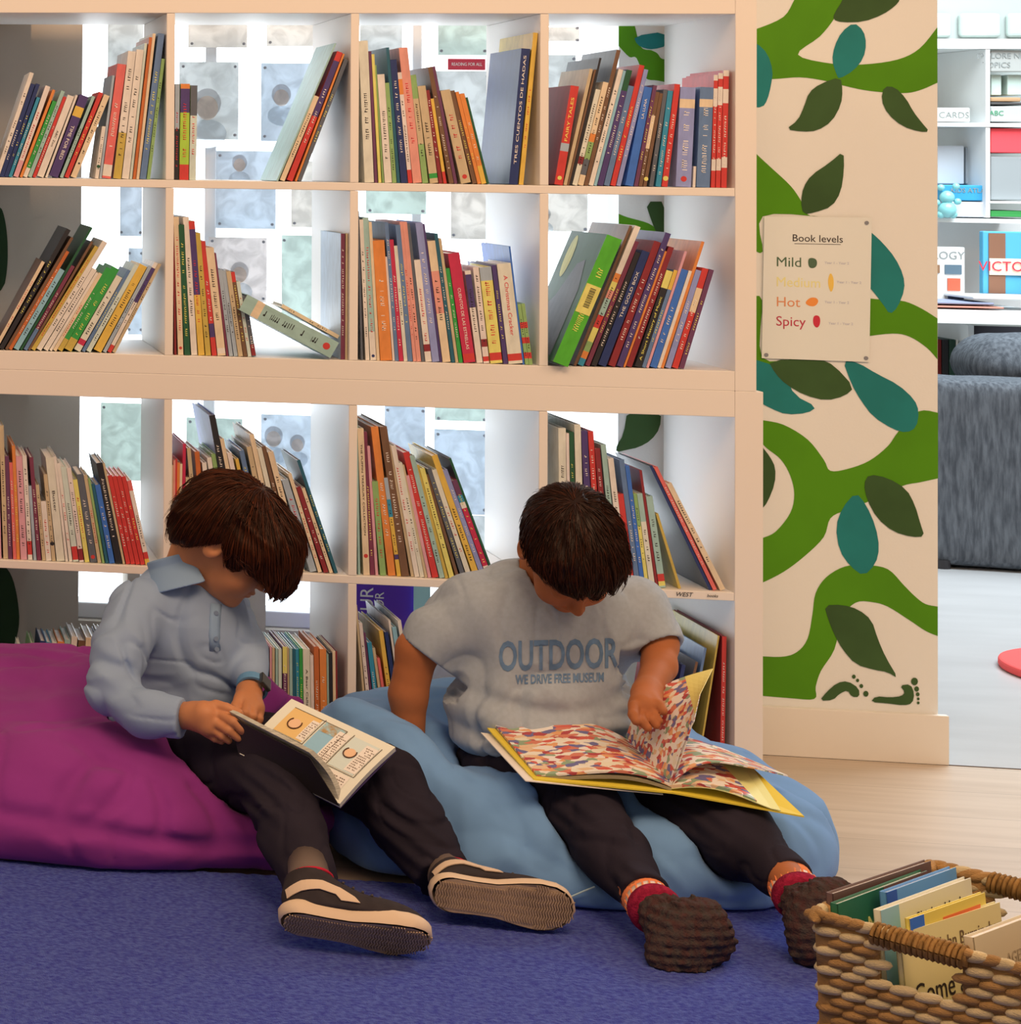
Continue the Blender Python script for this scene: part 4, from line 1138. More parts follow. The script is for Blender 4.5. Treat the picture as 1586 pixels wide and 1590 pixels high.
# collar: a folded band round the neck
def collar1(P):
    nd = A(276, 872, -.41); ax = A(262, 845, -.395)-A(312, 925, -.46); c0 = A(286, 884, -.425); ax = np.array((-.28, .22, .93)); ax /= np.linalg.norm(ax)
    q = P-c0; h_ = q@ax; rad = np.linalg.norm(q-h_[:, None]*ax, axis=1)
    R_ = .057+.024*np.clip((.012-h_)/.04, 0, 1.2)
    d = np.abs(rad-R_)-.0032; d = smax(d, np.abs(h_+.002)-.029, .003)
    # open at the throat
    th = A(338, 930, -.50)-c0; th -= ax*(th@ax); th /= np.linalg.norm(th); v = q-h_[:, None]*ax; cs = (v@th)/np.maximum(rad, 1e-6)
    return smax(d, (cs-.975)*.05, .002)
c0 = A(286, 884, -.425); co = sdf_mesh('collar', collar1, c0-.11, c0+.11, .002, polo_c); chl(co, B1)
# placket and buttons laid on the shirt
bv = bvh_of(sh1)
def lay(Pp, off=.0012, bvx=None):
    o_ = Vector(CAM); d_ = (Vector(Pp)-o_).normalized(); r = (bvx or bv).ray_cast(o_, d_)
    return (r[0]-d_*off) if r[0] is not None else Vector(Pp)
def strip(name, pix, w_px, m_, parent, off=.0016, bvx=None, nx=3):
    vs = []; fs = []
    for i, (x, y) in enumerate(pix):
        a = np.array(pix[min(i+1, len(pix)-1)])-np.array(pix[max(i-1, 0)]); a = a/np.linalg.norm(a); nn = np.array((-a[1], a[0]))
        w_ = w_px[i] if isinstance(w_px, (list, tuple)) else w_px
        for k in range(nx+1):
            t = (k/nx-.5)*w_; ed = .0 if 0 < k < nx else -.0016
            vs.append(lay(at(x+nn[0]*t, y+nn[1]*t, -.5), off+ed, bvx))
    for i in range(len(pix)-1):
        for k in range(nx): fs.append((i*(nx+1)+k, i*(nx+1)+k+1, (i+1)*(nx+1)+k+1, (i+1)*(nx+1)+k))
    o = mesh_obj(name, vs, fs, m_, None, smooth=True); sd = o.modifiers.new('solid', 'SOLIDIFY'); sd.thickness = .0012; sd.offset = 0
    if parent is not None: chl(o, parent)
    return o
strip('placket', [(336, 938), (334, 960), (333, 985), (334, 1010)], 17, polo_c, B1, .0022)
for i, (x, y) in enumerate(((336, 952), (336, 992), (337, 1008))):
    p = lay(at(x, y, -.5), .003); mb = MB(); d_ = (Vector(CAM)-p).normalized(); mb.tube([p, p+d_*.002], .0042, 12); chl(mb.build('button', mat('shirt_button', pc('6c6c70'), .4)), B1)
def trousers1(P):
    d = ell(P, A(238, 1168, -.40), (.095, .10, .062)); 
    d = smin(d, chain(P, [A(255, 1165, -.43), A(340, 1180, -.56), A(428, 1215, -.70)], [.080, .070, .063], .03), .03)
    d = smin(d, chain(P, [A(428, 1215, -.70), A(452, 1290, -.79), A(483, 1392, -.94)], [.063, .054, .046], .02), .015)
    l = chain(P, [A(285, 1150, -.38), A(420, 1172, -.50), A(590, 1212, -.63)], [.078, .068, .064], .03)
    l = smin(l, chain(P, [A(590, 1212, -.63), A(635, 1280, -.70), A(684, 1352, -.78)], [.064, .060, .052], .02), .015)
    d = smin(d, l, .02)
    for a, b_, am in ((A(430, 1230, -.76), .06, .004), (A(480, 1360, -.95), .05, .003), (A(640, 1300, -.78), .07, .003)):
        d = d+am*np.sin((P[:, 2]*.8+P[:, 0]*.45)*260)*np.exp(-(np.linalg.norm(P-a, axis=1)/b_)**2)
    d = d+fold(P, 11, .007, 11)+crease(P, 9, .006, 63)+crease(P, 18, .003, 64, (1, 1, 1.6))
    for (x, y, Y), (u, v, W_) in (((452, 1290, -.79), (484, 1396, -.95)), ((635, 1280, -.70), (690, 1362, -.79))):
        e = A(u, v, W_); ax = e-A(x, y, Y); ax /= np.linalg.norm(ax); d = smax(d, np.where(np.linalg.norm(P-e, axis=1) < .09, (P-e)@ax, -1), .003)
    return d
lo, hi = bounds([A(200, 1165, -.32), A(600, 1200, -.62), A(484, 1400, -.95), A(700, 1370, -.80), A(430, 1120, -.7)], .075)
tr1 = sdf_mesh('trousers', trousers1, lo, hi, .0036, trs); chl(tr1, B1); tr1['label'] = 'dark brown-black trousers'
# ------------------------------------------------------------------ shoes
sole_m = mat('shoe_sole', (.50, .38, .27, 1), .7, .2, bump=((60, 900, 60), .6, .002), noise=(30, .12, None)); rim_m = mat('shoe_rim', (.74, .60, .46, 1), .6, .25); suede = mat('dark_suede', pc('3a2c26'), .9, .1, noise=(40, .2, None)); stripe_m = mat('cream_stripe', (.72, .58, .45, 1), .6, .2)
sock_red = mat('red_trim', pc('b0202a'), .8, .1); sock_g = mat('sock_brown', pc('6e5240'), .9, .05, bump=(900, .3, .001))
def hw(t):    # half width of the sole along its length 0..1 (heel..toe)
    return .030*np.sqrt(np.clip(1-((t-.14)/.16)**2, 0, 1))*(t < .14)+(t >= .14)*(t <= .97)*np.interp(t, [.14, .3, .45, .62, .75, .86, .94, 1.0], [.030, .0285, .0285, .036, .040, .036, .026, 0])
def shoe(origin, X, U, L, name, ank, side, parent):
    X = np.array(X, float); X /= np.linalg.norm(X); U = np.array(U, float); U -= X*(U@X); U /= np.linalg.norm(U); Yv = np.cross(U, X); R = np.stack([X, Yv, U], 1); o = np.array(origin, float)
    e = empty(name, (0, 0, 0)); k = L/.22
    W_ = lambda p: o+R@(np.array(p)*k)
    n = 40; ts = [0]+list(np.linspace(.012, .985, n))+[1]
    prof = []
    for t in ts:
        w_ = .030*math.sqrt(max(0, 1-((t-.14)/.14)**2)) if t < .14 else float(np.interp(t, [.14, .3, .45, .62, .75, .86, .93, .97, 1.0], [.030, .0285, .0290, .0365, .0400, .0365, .0285, .0190, .003]))
        prof.append((t*.22, w_, .002*math.sin(t*3)))
    ring = [(x, w_-.0, 0) for x, w_, _ in prof]+[(x, -w_, 0) for x, w_, _ in reversed(prof[1:-1])]
    def curve(x): return .010*max(0, (x/.22-.7)/.3)**2+.003*max(0, (.1-x/.22)/.1)
    mb = MB(); m_ = len(ring)
    lev = [(-.0, .97), (.003, 1.0), (.017, 1.0), (.022, .96), (.026, .90)]
    vs = [];
    for z, s_ in lev:
        for x, y, _ in ring: vs.append(W_(((x-.11)*s_+.11, y*s_, z+curve(x))))
    fs = []
    for l in range(len(lev)-1):
        for i in range(m_): fs.append((l*m_+i, l*m_+(i+1) % m_, (l+1)*m_+(i+1) % m_, (l+1)*m_+i))
    mb.add(vs, fs, 0); mb.add(vs[-m_:], [tuple(range(m_))], 0)
    so = mb.build('midsole', rim_m, None, True); so.parent = e
    # tread: herringbone ridges under the sole
    tb = MB(); tv = [W_(((x-.11)*.93+.11, y*.93, -.0015+curve(x))) for x, y, _ in ring]; tb.add(tv, [tuple(range(m_))[::-1]], 0)
    for i in range(52):
        x0 = .008+i*.0040
        wv = float(np.interp(x0, [p[0] for p in prof], [p[1] for p in prof]))*.9
        for j in range(-6, 6):
            y0, y1 = j*.007, (j+1)*.007
            if max(abs(y0), abs(y1)) > wv: continue
            s0, s1 = (.0, .0025) if j % 2 else (.0025, .0)
            q = [(x0+s0, y0), (x0+s1, y1), (x0+s1+.0016, y1), (x0+s0+.0016, y0)]
            zz = curve(x0)
            tb.add([W_((a_, b_, -.0015+zz)) for a_, b_ in q]+[W_((a_, b_, -.0034+zz)) for a_, b_ in q], BOXF, 0)
    to = tb.build('tread', sole_m, None); to.parent = e
    def up(P):
        q = ((P-o)@R)/k
        d = ell(q, (.062, 0, .040), (.056, .033, .046)); d = smin(d, ell(q, (.140, 0, .028), (.075, .037, .032)), .03); d = smin(d, cone(q, (.050, 0, .05), (.045, 0, .078), .034, .033), .015)
        d = smax(d, .018-q[:, 2], .003); d = smax(d, -cone(q, (.052, 0, .072), (.048, 0, .12), .027, .030), .003); d = smax(d, q[:, 2]-.082-(q[:, 0]-.05)*.12, .003)
        return d*k
    cc = o+R@np.array((.11, 0, .05))*k
    u_ = sdf_mesh('upper', up, cc-.15*k, cc+.15*k, .0026, suede); u_.parent = e
    bu = bvh_of(u_); c_in = o+R@np.array((.09, 0, .03))*k
    def patch(nm, pts, m_2, off=.0016, sd=side, nn=10):   # pts: closed outline (x, z) on the shoe's side
        bm = bmesh.new(); vv = []
        vs_ = [bm.verts.new((x, z, 0)) for x, z in pts]; bm.faces.new(vs_)
        bmesh.ops.triangulate(bm, faces=bm.faces[:]); bmesh.ops.subdivide_edges(bm, edges=bm.edges[:], cuts=3, use_grid_fill=True)
        me = bpy.data.meshes.new(nm); 
        for v in bm.verts:
            w0 = W_((v.co.x, sd*.12, v.co.y)); dr = Vector(-R[:, 1]*sd); r_ = bu.ray_cast(Vector(w0), dr)
            v.co = (r_[0]-dr*off) if r_[0] is not None else Vector(W_((v.co.x, sd*.036, v.co.y)))
        bm.to_mesh(me); bm.free(); me.materials.append(m_2); ob = link(bpy.data.objects.new(nm, me), None); sdm = ob.modifiers.new('s', 'SOLIDIFY'); sdm.thickness = .0016; ob.parent = e; return ob
    for sd in (-1, 1):
        patch('side_stripe', [(.012, .030), (.010, .044), (.03, .053), (.06, .056), (.085, .050), (.105, .036), (.112, .027), (.085, .027), (.078, .036), (.055, .040), (.03, .036)], stripe_m, sd=sd)
    # padded collar trim and tongue, laces
    mb = MB(); cp = [W_((.050+.031*math.cos(a), .029*math.sin(a), .082+.004*math.cos(a))) for a in np.linspace(0, 2*math.pi, 25)]; mb.tube(cp, .0030, 6, cap=False); q = mb.build('collar_trim', sock_red, None, True); q.parent = e
    for i in range(5):
        x = .092+.013*i; zt = .078-.0085*i; mb = MB(); pts = [W_((x, -.020+.0, zt-.012)), W_((x+.002, -.008, zt-.002)), W_((x+.002, .008, zt-.002)), W_((x, .020, zt-.012))]
        r2 = []
        for p in pts:
            h_ = bu.find_nearest(Vector(p)); r2.append(h_[0]+(h_[1]*.002))
        mb.tube(r2, .0022, 6); q = mb.build('lace', mat('dark_lace', pc('4a3a30'), .8), None, True); q.parent = e
    mb = MB(); mb.tube([ank, W_((.048, 0, .07)), W_((.05, 0, .05))], [.031, .030, .029], 20); sk = mb.build('sock', sock_g, None, True); sk.parent = e
    return e, W_, R
def rest(e, zt):
    zm = min(v.co.z for c in e.children for v in c.data.vertices)
    if zm < zt: e.location.z += zt-zm
s1, W1, _ = shoe(A(440, 1456, -1.045)+np.array((-.008, -.005, -.004)), (.985, -.05, -.085), (.06, .78, .62), .222, 'shoe', A(478, 1375, -.90), -1, None); rest(s1, .0115); chl(s1, B1)
s2, W2, _ = shoe(A(668, 1385, -.885), (.975, -.05, -.06), (.02, .995, .10), .215, 'shoe', A(688, 1352, -.80), -1, None); rest(s2, .0115); chl(s2, B1)
skm = [c for c in s1.children if c.name.startswith('sock')][0]; pq = A(494, 1388, -.95)
hb = BVHTree.FromPolygons([v.co+s1.location for v in skm.data.vertices], [tuple(p.vertices) for p in skm.data.polygons]); hr = hb.ray_cast(Vector(CAM), (Vector(pq)-Vector(CAM)).normalized())
pq = np.array(hr[0]-(Vector(pq)-Vector(CAM)).normalized()*.008) if hr[0] is not None else pq
mb = MB(); t_ = text_mesh('MINE', .013, mat('sock_letters', pc('6f8a76'), .7), 'sock_lettering', None, basis(pq, (1, 0, -.05), (0, .15, 1)), .0003); chl(t_, B1)
# wrist watch on his left wrist
wc = A(392, 1066, -.53); wa = Vector(ub['lw']-A(388, 1030, -.46)).normalized(); u_ = wa.orthogonal().normalized(); v_ = wa.cross(u_)
mb = MB(); vs = []; fs = []
for i in range(32):
    a = 2*math.pi*i/32
    for hh, rr in ((-.008, .0225), (.008, .0225), (.008, .0265), (-.008, .0265)):
        vs.append(Vector(wc)+wa*hh+(u_*math.cos(a)+v_*math.sin(a))*rr)
for i in range(32):
    for k in range(4): fs.append((i*4+k, i*4+(k+1) % 4, ((i+1) % 32)*4+(k+1) % 4, ((i+1) % 32)*4+k))
mb.add(vs, fs); wo = mb.build('watch', mat('watch_strap', pc('5c7784'), .5, .4), None); chl(wo, B1)
fc = Vector(wc)+Vector((.7, -.55, .45)).normalized()*.026; M_ = basis(fc, wa.cross(Vector((.7, -.55, .45)).normalized()), wa); M_ = basis(fc, M_.col[0].xyz, M_.col[1].xyz)
mb = MB(); mb.box(-.012, .012, -.014, .014, -.003, .005, 0, M_); q = bevel(mb.build('watch_face', mat('watch_glass', (.03, .035, .04, 1), .1, .6), None), .002, 3); q.parent = wo; q.matrix_parent_inverse = wo.matrix_parent_inverse.copy(); q.matrix_parent_inverse = Matrix.Translation(Vector((0,0,0)))
q.matrix_parent_inverse = Matrix.Identity(4)
# thin spectacles: the lens rim shows below the fringe
mb = MB(); 
for sx_ in (-1, 1):
    cpt = [H1+R1@(np.array((sx_*.031+.021*math.cos(a), .104, -.004+.017*math.sin(a)))*S1) for a in np.linspace(0, 2*math.pi, 20)]; mb.tube(cpt, .0011, 5, cap=False)
mb.tube([H1+R1@(np.array((-.010, .105, .0))*S1), H1+R1@(np.array((.010, .105, .0))*S1)], .0011, 5)
for sx_ in (-1, 1): mb.tube([H1+R1@(np.array((sx_*.052, .102, .0))*S1), H1+R1@(np.array((sx_*.074, .05, .004))*S1), H1+R1@(np.array((sx_*.076, .0, .006))*S1)], .0011, 5)
chl(mb.build('spectacles', mat('spectacle_metal', (.5, .6, .75, 1), .2, .8), None, True), B1)
# ================================================================== boy on the blue bag
B2 = empty('person', (-.47, -.42, .13)); tag(B2, 'boy in grey printed T-shirt turning pages of big picture book on blue bean bag', 'person')
H2 = A(886, 856, -.54); R2 = frame((.04, -.47, -.88), (0, -.88, .47)); S2 = .955
neck2 = [H2+R2@np.array((0, -.03, -.05))*S2, A(850, 895, -.42), A(850, 940, -.41)]
LH2 = [([A(985, 1097, -.62), A(984, 1110, -.64), A(988, 1120, -.65)], .0095, .007),
       ([A(995, 1106, -.62), A(998, 1121, -.645), A(1006, 1130, -.65)], .0092, .0068),
       ([A(1005, 1105, -.61), A(1012, 1118, -.635), A(1019, 1126, -.64)], .0090, .0066),
       ([A(1010, 1100, -.61), A(1017, 1112, -.63), A(1024, 1119, -.635)], .0082, .006),
       ([A(1014, 1086, -.60), A(1023, 1094, -.62), A(1030, 1104, -.63)], .0095, .0072)]
RH2 = [([A(650, 1185, -.43), A(662, 1204, -.46), A(672, 1215, -.48)], .009, .007), ([A(640, 1190, -.43), A(648, 1212, -.455), A(656, 1224, -.47)], .009, .007),
       ([A(630, 1190, -.43), A(634, 1212, -.45), A(640, 1224, -.46)], .009, .007), ([A(620, 1186, -.425), A(620, 1206, -.44), A(624, 1216, -.45)], .0085, .0065)]
def body2(P):
    d = head_sdf(P, H2, R2, S2); d = smin(d, chain(P, neck2, [.046, .046, .055], .02), .02)
    ra = chain(P, [A(850, 940, -.41), A(730, 945, -.42), A(648, 1010, -.42), A(634, 1080, -.42), A(636, 1165, -.42)], [.045, .040, .034, .031, .024], .012)
    la = chain(P, [A(850, 940, -.41), A(985, 945, -.41), A(1024, 1000, -.43), A(1024, 1034, -.47), A(1003, 1078, -.565)], [.045, .038, .029, .0265, .0205], .012)
    d = smin(d, smin(ra, la, .01), .015)
    pl_ = smin(cone(P, A(1006, 1074, -.56), A(1000, 1098, -.605), .022, .024), cone(P, A(1006, 1080, -.57), A(1014, 1096, -.60), .018, .016), .01); f = None
    for pts, r0, r1 in LH2: g = finger(P, pts, r0, r1); f = g if f is None else smin(f, g, .0018)
    d = smin(d, smin(pl_, f, .006), .01)
    pr = cone(P, A(636, 1165, -.42), A(636, 1188, -.43), .023, .023); f = None
    for pts, r0, r1 in RH2: g = finger(P, pts, r0, r1); f = g if f is None else smin(f, g, .0018)
    # ankles inside the socks
    an = smin(cone(P, A(985, 1370, -.84), A(1010, 1405, -.90), .030, .028), cone(P, A(1210, 1350, -.80), A(1240, 1385, -.86), .030, .028), .005)
    return np.minimum(smin(d, smin(pr, f, .006), .008), an)
lo, hi = bounds([H2-.13, H2+.13, A(620, 1220, -.48), A(1045, 1130, -.66), A(1010, 1410, -.92), A(1245, 1390, -.87), A(1040, 940, -.38)], .03)
b = sdf_mesh('body', body2, lo, hi, .0024, skin2); chl(b, B2); b['label'] = 'tanned skin of face, neck, bare arms and hands'
def hair2(P):
    q = ((P-H2)@R2)/S2
    d = ell(q, (0, -.012, .026), (.081, .100, .088)); d = smin(d, ell(q, (0, .045, .045), (.068, .048, .050)), .03)
    zc = np.interp(q[:, 1], [-.12, -.08, -.03, .0, .03, .055, .075, .1, .14], [-.07, -.062, -.034, .004, .016, .046, .054, .048, .044])
    zc = zc+.004*np.sin(q[:, 0]*95+1)+.005*(q[:, 0] < -.02)
    d = smax(d, (zc-q[:, 2])*.8, .006); d = d-.0025*(1-np.abs(vnoise(q*np.array((70, 30, 50)), 8))*2)
    return d*S2
ho = hair_obj('hair', H2, R2, S2, hair2, (.01, -.055, .105), '2c1206', 4200, None, (0, -.1, -.25), .006, lambda q: (q[:, 2] > .0), step=.005, steps=9, curl=.35, rad=.0008, seed=9, zc=lambda y: np.interp(y, [-.12, -.08, -.03, .0, .03, .055, .075, .1, .14], [-.07, -.062, -.034, .004, .016, .046, .052, .046, .04]))
chl(ho, B2); ho['label'] = 'short dark brown hair seen from the crown'
tee = mat('grey_jersey', pc('8b7f74', 1.35), .9, .08, bump=((1200, 1200, 1200), .2, .001), noise=(120, .08, None))
def shirt2(P):
    d = ell(P, A(845, 1010, -.415), (.150, .100, .150)); d = smin(d, ell(P, A(838, 1100, -.425), (.160, .108, .085)), .05)
    d = smin(d, ell(P, A(800, 1150, -.43), (.105, .100, .035)), .04)
    d = smin(d, cone(P, A(732, 945, -.42), A(985, 945, -.40), .058, .058), .05); d = smin(d, cone(P, A(800, 915, -.41), A(905, 912, -.41), .050, .050), .04)
    rs_ = chain(P, [A(735, 945, -.42), A(690, 985, -.42), A(654, 1035, -.42)], [.062, .058, .054], .02)
    ls_ = chain(P, [A(985, 948, -.40), A(1012, 985, -.42), A(1030, 1020, -.45)], [.058, .048, .045], .02)
    d = smin(d, rs_, .02); d = smin(d, ls_, .02)
    d = d+fold(P, 9, .008, 21, (1, 1, .6))+crease(P, 7, .008, 65, (1.4, 1, .7))+crease(P, 16, .0025, 66, (1.3, 1, .8))
    # the sag of cloth above the waist
    hgt = P[:, 2]-.235-.03*np.abs((P[:, 0]+.47)/.15)**2
    sw = np.clip(1.15-np.abs(P[:, 0]+.47)/.16, 0, 1); d = d-sw*.010*np.exp(-(hgt/.018)**2)+sw*.011*np.exp(-((hgt-.038)/.016)**2)+sw*.006*np.exp(-((hgt+.030)/.010)**2)
    d = d+.004*np.sin(P[:, 2]*170)*np.exp(-((P[:, 0]+.34)/.035)**2)*np.exp(-((P[:, 2]-.27)/.05)**2)
    for p0, e in ((A(690, 985, -.42), A(663, 1018, -.42)), (A(1005, 970, -.41), A(1027, 1006, -.44))):
        ax = e-p0; ax /= np.linalg.norm(ax); d = smax(d, np.where(np.linalg.norm(P-e, axis=1) < .085, (P-e)@ax, -1), .003)
    d = smax(d, -cone(P, A(628, 1055, -.42), A(650, 1012, -.42), .037, .037), .003); d = smax(d, -cone(P, A(1032, 1045, -.475), A(1025, 1004, -.44), .035, .034), .003)
    d = smax(d, -cone(P, A(862, 868, -.43), A(862, 905, -.44), .058, .054), .004)
    return d
lo, hi = bounds([A(650, 1040, -.42), A(1045, 1000, -.45), A(800, 1180, -.45), A(850, 900, -.42)], .12)
sh2 = sdf_mesh('t_shirt', shirt2, lo, hi, .0034, tee); chl(sh2, B2); sh2['label'] = 'grey T-shirt with blue print'
# print on the chest: lettering laid on the cloth
bv2 = bvh_of(sh2); ink_b = mat('faded_blue_print', pc('667079', 1.1), .9, .05, noise=(60, .25, None))
def cloth_text(body, px, py, hpx, xs, lab_):
    o = text_mesh(body, 1.0, ink_b, lab_, None, None, 0, xs=xs, off=.022); me = o.data
    bm = bmesh.new(); bm.from_mesh(me); bmesh.ops.triangulate(bm, faces=bm.faces[:])
    for _ in range(3):
        eg = [e for e in bm.edges if e.calc_length() > .12]
        if not eg: break
        bmesh.ops.subdivide_edges(bm, edges=eg, cuts=1); bmesh.ops.triangulate(bm, faces=bm.faces[:])
    for v in bm.verts:
        x, y = v.co.x*hpx, v.co.y*hpx
        v.co = lay(at(px+x, py-y-x*.03, -.5), .0012, bv2)
    bm.to_mesh(me); bm.free(); chl(o, B2); return o
cloth_text('OUTDOOR', 867, 1019, 64, .565, 'shirt_lettering'); cloth_text('WE DRIVE FREE MUSEUM', 870, 1054, 20, .62, 'shirt_lettering')
def trousers2(P):
    d = ell(P, A(835, 1185, -.42), (.135, .10, .060))
    d = smin(d, chain(P, [A(800, 1195, -.46), A(905, 1268, -.64), A(948, 1320, -.75), A(1000, 1388, -.865)], [.074, .062, .055, .043], .03), .03)
    d = smin(d, chain(P, [A(930, 1195, -.45), A(1085, 1262, -.62), A(1150, 1305, -.71), A(1222, 1366, -.815)], [.074, .064, .056, .041], .03), .03)
    for a, b_, am in ((A(905, 1280, -.71), .06, .003), (A(990, 1375, -.90), .05, .003), (A(1110, 1280, -.69), .06, .003)): d = d+am*np.sin((P[:, 2]*.8+P[:, 0]*.5)*250)*np.exp(-(np.linalg.norm(P-a, axis=1)/b_)**2)
    d = d+fold(P, 11, .007, 31)+crease(P, 9, .006, 67)+crease(P, 18, .003, 68, (1, 1, 1.6))
    for p0, e in ((A(948, 1320, -.75), A(1002, 1393, -.872)), (A(1150, 1305, -.71), A(1224, 1369, -.82))):
        ax = e-p0; ax /= np.linalg.norm(ax); d = smax(d, np.where(np.linalg.norm(P-e, axis=1) < .085, (P-e)@ax, -1), .003)
    return d
lo, hi = bounds([A(760, 1190, -.38), A(1000, 1400, -.9), A(1240, 1380, -.84), A(900, 1130, -.5)], .085)
tr2 = sdf_mesh('trousers', trousers2, lo, hi, .0036, trs); chl(tr2, B2); tr2['label'] = 'dark brown-black trousers'
# slipper socks: orange cuff with pale zigzag, red band, dark knitted foot with a nubbly sole
knit = mat('dark_knit', pc('44342a'), .95, .05, noise=((90, 90, 50), .6, pc('4a2a22')), bump=(260, .9, .004)); red_k = mat('red_knit', pc('a02030'), .9, .05, bump=(320, .8, .003), noise=(120, .4, None)); org = mat('orange_knit', pc('e0703c'), .9, .05, bump=(500, .5, .002)); pale_k = mat('pale_knit', pc('dcae88'), .9, .05)
def slipper(an0, an1, heel, toe, spread, nm):
    e = empty(nm, (0, 0, 0)); ax = an1-an0; ax /= np.linalg.norm(ax)
    mid = (heel+toe)/2
    def foot(P):
        ax_ = toe-heel; ax_ = ax_/np.linalg.norm(ax_); dn_ = np.array((.12, -.97, -.1)); dn_ -= ax_*(dn_@ax_); dn_ /= np.linalg.norm(dn_); Rf = np.stack([ax_, np.cross(dn_, ax_), dn_], 1)
        d = smin(ell(P, mid, (.074, .050, .034), Rf), ell(P, toe+spread*.2, (.034, .046, .028), Rf), .02); d = smin(d, ell(P, heel, (.036, .036, .034), Rf), .015); d = smin(d, cone(P, an1, mid+np.array((-.01, .015, .01)), .034, .036), .02); q_ = (P-mid)@Rf; d = d-.0022*np.sin(q_[:, 0]*330)*np.sin(q_[:, 1]*330)
        return smax(d-.0045*(np.abs(vnoise(P*80, 7)))-.004*vnoise(P*30, 3), .0115-P[:, 2], .004)
    lo, hi = bounds([heel, toe, an1], .06); f = sdf_mesh('foot', foot, lo, hi, .0024, knit); f.parent = e
    mb = MB(); mb.tube([an0-ax*.014, an0+ax*.014], [.0355, .0350], 28); o = mb.build('cuff', org, None, True); o.parent = e
    mb = MB(); mb.tube([an0+ax*.012, an0+ax*.028], [.0358, .0362], 28); o = mb.build('cuff_band', pale_k, None, True); o.parent = e
    u = Vector(ax).orthogonal().normalized(); v = Vector(ax).cross(u); mb = MB()
    for k in range(22):
        a = 2*math.pi*k/22; c = Vector(an0+ax*.013)+(u*math.cos(a)+v*math.sin(a))*.0362; c2 = Vector(an0+ax*.026)+(u*math.cos(a+.1)+v*math.sin(a+.1))*.0366; mb.tube([c, c2], .0016, 5)
    o = mb.build('knit_pattern', org, None); o.parent = e
    mb = MB(); mb.tube([an0+ax*.026, an0+ax*.036, an0+ax*.050], [.0385, .0400, .0370], 28); o = mb.build('red_band', red_k, None, True); o.parent = e
    chl(e, B2) if False else setattr(e, 'parent', B2); e.matrix_parent_inverse = Matrix.Translation(B2.location).inverted()
    return e
slipper(A(1004, 1396, -.875), A(1026, 1422, -.93), A(1054, 1484, -.985), A(1082, 1448, -.97), np.array((.05, 0, .01)), 'slipper_sock')
slipper(A(1229, 1374, -.825), A(1250, 1402, -.875), A(1272, 1452, -.93), A(1290, 1418, -.92), np.array((.04, 0, .01)), 'slipper_sock')
tb = MB(); p = A(1252, 1388, -.905); M_ = basis(p, (.35, 0, -.9), (.9, 0, .35)); tb.box(-.014, .014, -.006, .006, -.001, .0015, 0, M_); chl(tb.build('pull_tab', mat('black_tab', (.02, .02, .02, 1), .6)), B2)
# ================================================================== bean bags
def march(x, y, fn, n=80):
    o_ = np.array(CAM); v = (x-CX)/FPX*CR+(y-CY)/FPX*CD+CZ; v = v/np.linalg.norm(v); t = 3.0
    for _ in range(n):
        d = float(fn((o_+v*t)[None])[0]); t += d*.7
        if d < .0008: break
    return o_+v*t
purple = mat('purple_canvas', pc('80285a', 1.18), .85, .12, bump=((1300, 1300, 1300), .25, .001), noise=(7, .14, None), sheen=.1)
bluec = mat('blue_canvas', pc('6c8093', 1.05), .85, .12, bump=((1300, 1300, 1300), .25, .001), noise=(7, .14, None), sheen=.1)
def bagP0(P):
    d = ell(P, (-1.27, -.395, .062), (.455, .345, .172)); d = smin(d, ell(P, (-1.27, -.20, .155), (.36, .155, .112)), .06)
    d = smin(d, chain(P, [(-1.05, -.24, .17), (-.93, -.22, .185), (-.835, -.205, .195)], [.090, .062, .030], .03), .05)
    d = smin(d, ell(P, (-.975, -.50, .070), (.148, .195, .105)), .05)
    d = smin(d, cone(P, (-1.52, -.14, .225), (-1.20, -.12, .245), .02, .02), .03)
    return d
def bagB0(P):
    d = smin(ell(P, (-.42, -.42, .050), (.40, .345, .160)), ell(P, (-.745, -.50, .06), (.10, .17, .105)), .04); d = smin(d, ell(P, (-.235, -.40, .075), (.225, .310, .150)), .06)
    d = smin(d, ell(P, (-.44, -.17, .15), (.34, .13, .10)), .05); d = smin(d, ell(P, (-.70, -.33, .125), (.125, .17, .112)), .04)
    d = smin(d, chain(P, [A(548, 1135, -.42), A(640, 1195, -.52), A(745, 1275, -.60), A(835, 1350, -.65)], [.060, .066, .070, .066], .03), .03)
    return d
def bag(name, f0, tr, sh, bod, creases, lo, hi, m_, seed, label, hollows=()):
    cp = []
    for pts, r, k in creases: cp.append(([q for q in (march(x, y, f0) for x, y in pts) if abs(f0(q[None])[0]) < .01], r, k))
    def fn(P):
        d = f0(P)
        d = d+.011*(np.abs(vnoise(P*np.array((6, 6, 10)), seed))-.3)+.004*vnoise(P*20, seed+1)+crease(P, 5, .014, seed+2, (1, 1, 1.3), 4)+crease(P, 9, .005, seed+3, (1.3, 1, .8), 4)
        for pts, r, k in [c for c in cp if len(c[0]) > 2]: d = smax(d, -chain(P, pts, [r*.5]+[r]*(len(pts)-2)+[r*.4], .004), k)
        for a, b_, ra, rb in hollows: d = smax(d, -cone(P, a, b_, ra, rb), .03)
        d = smax(d, -(tr(P)-.002), .022); d = smax(d, -(sh(P)-.001), .02)
        if bod is not None: d = smax(d, -(bod(P)-.001), .012)
        return smax(d, .013-P[:, 2], .012)
    o = sdf_mesh(name, fn, lo, hi, .0062, m_); tag(o, label, 'bean bag', 'bean bags'); return o
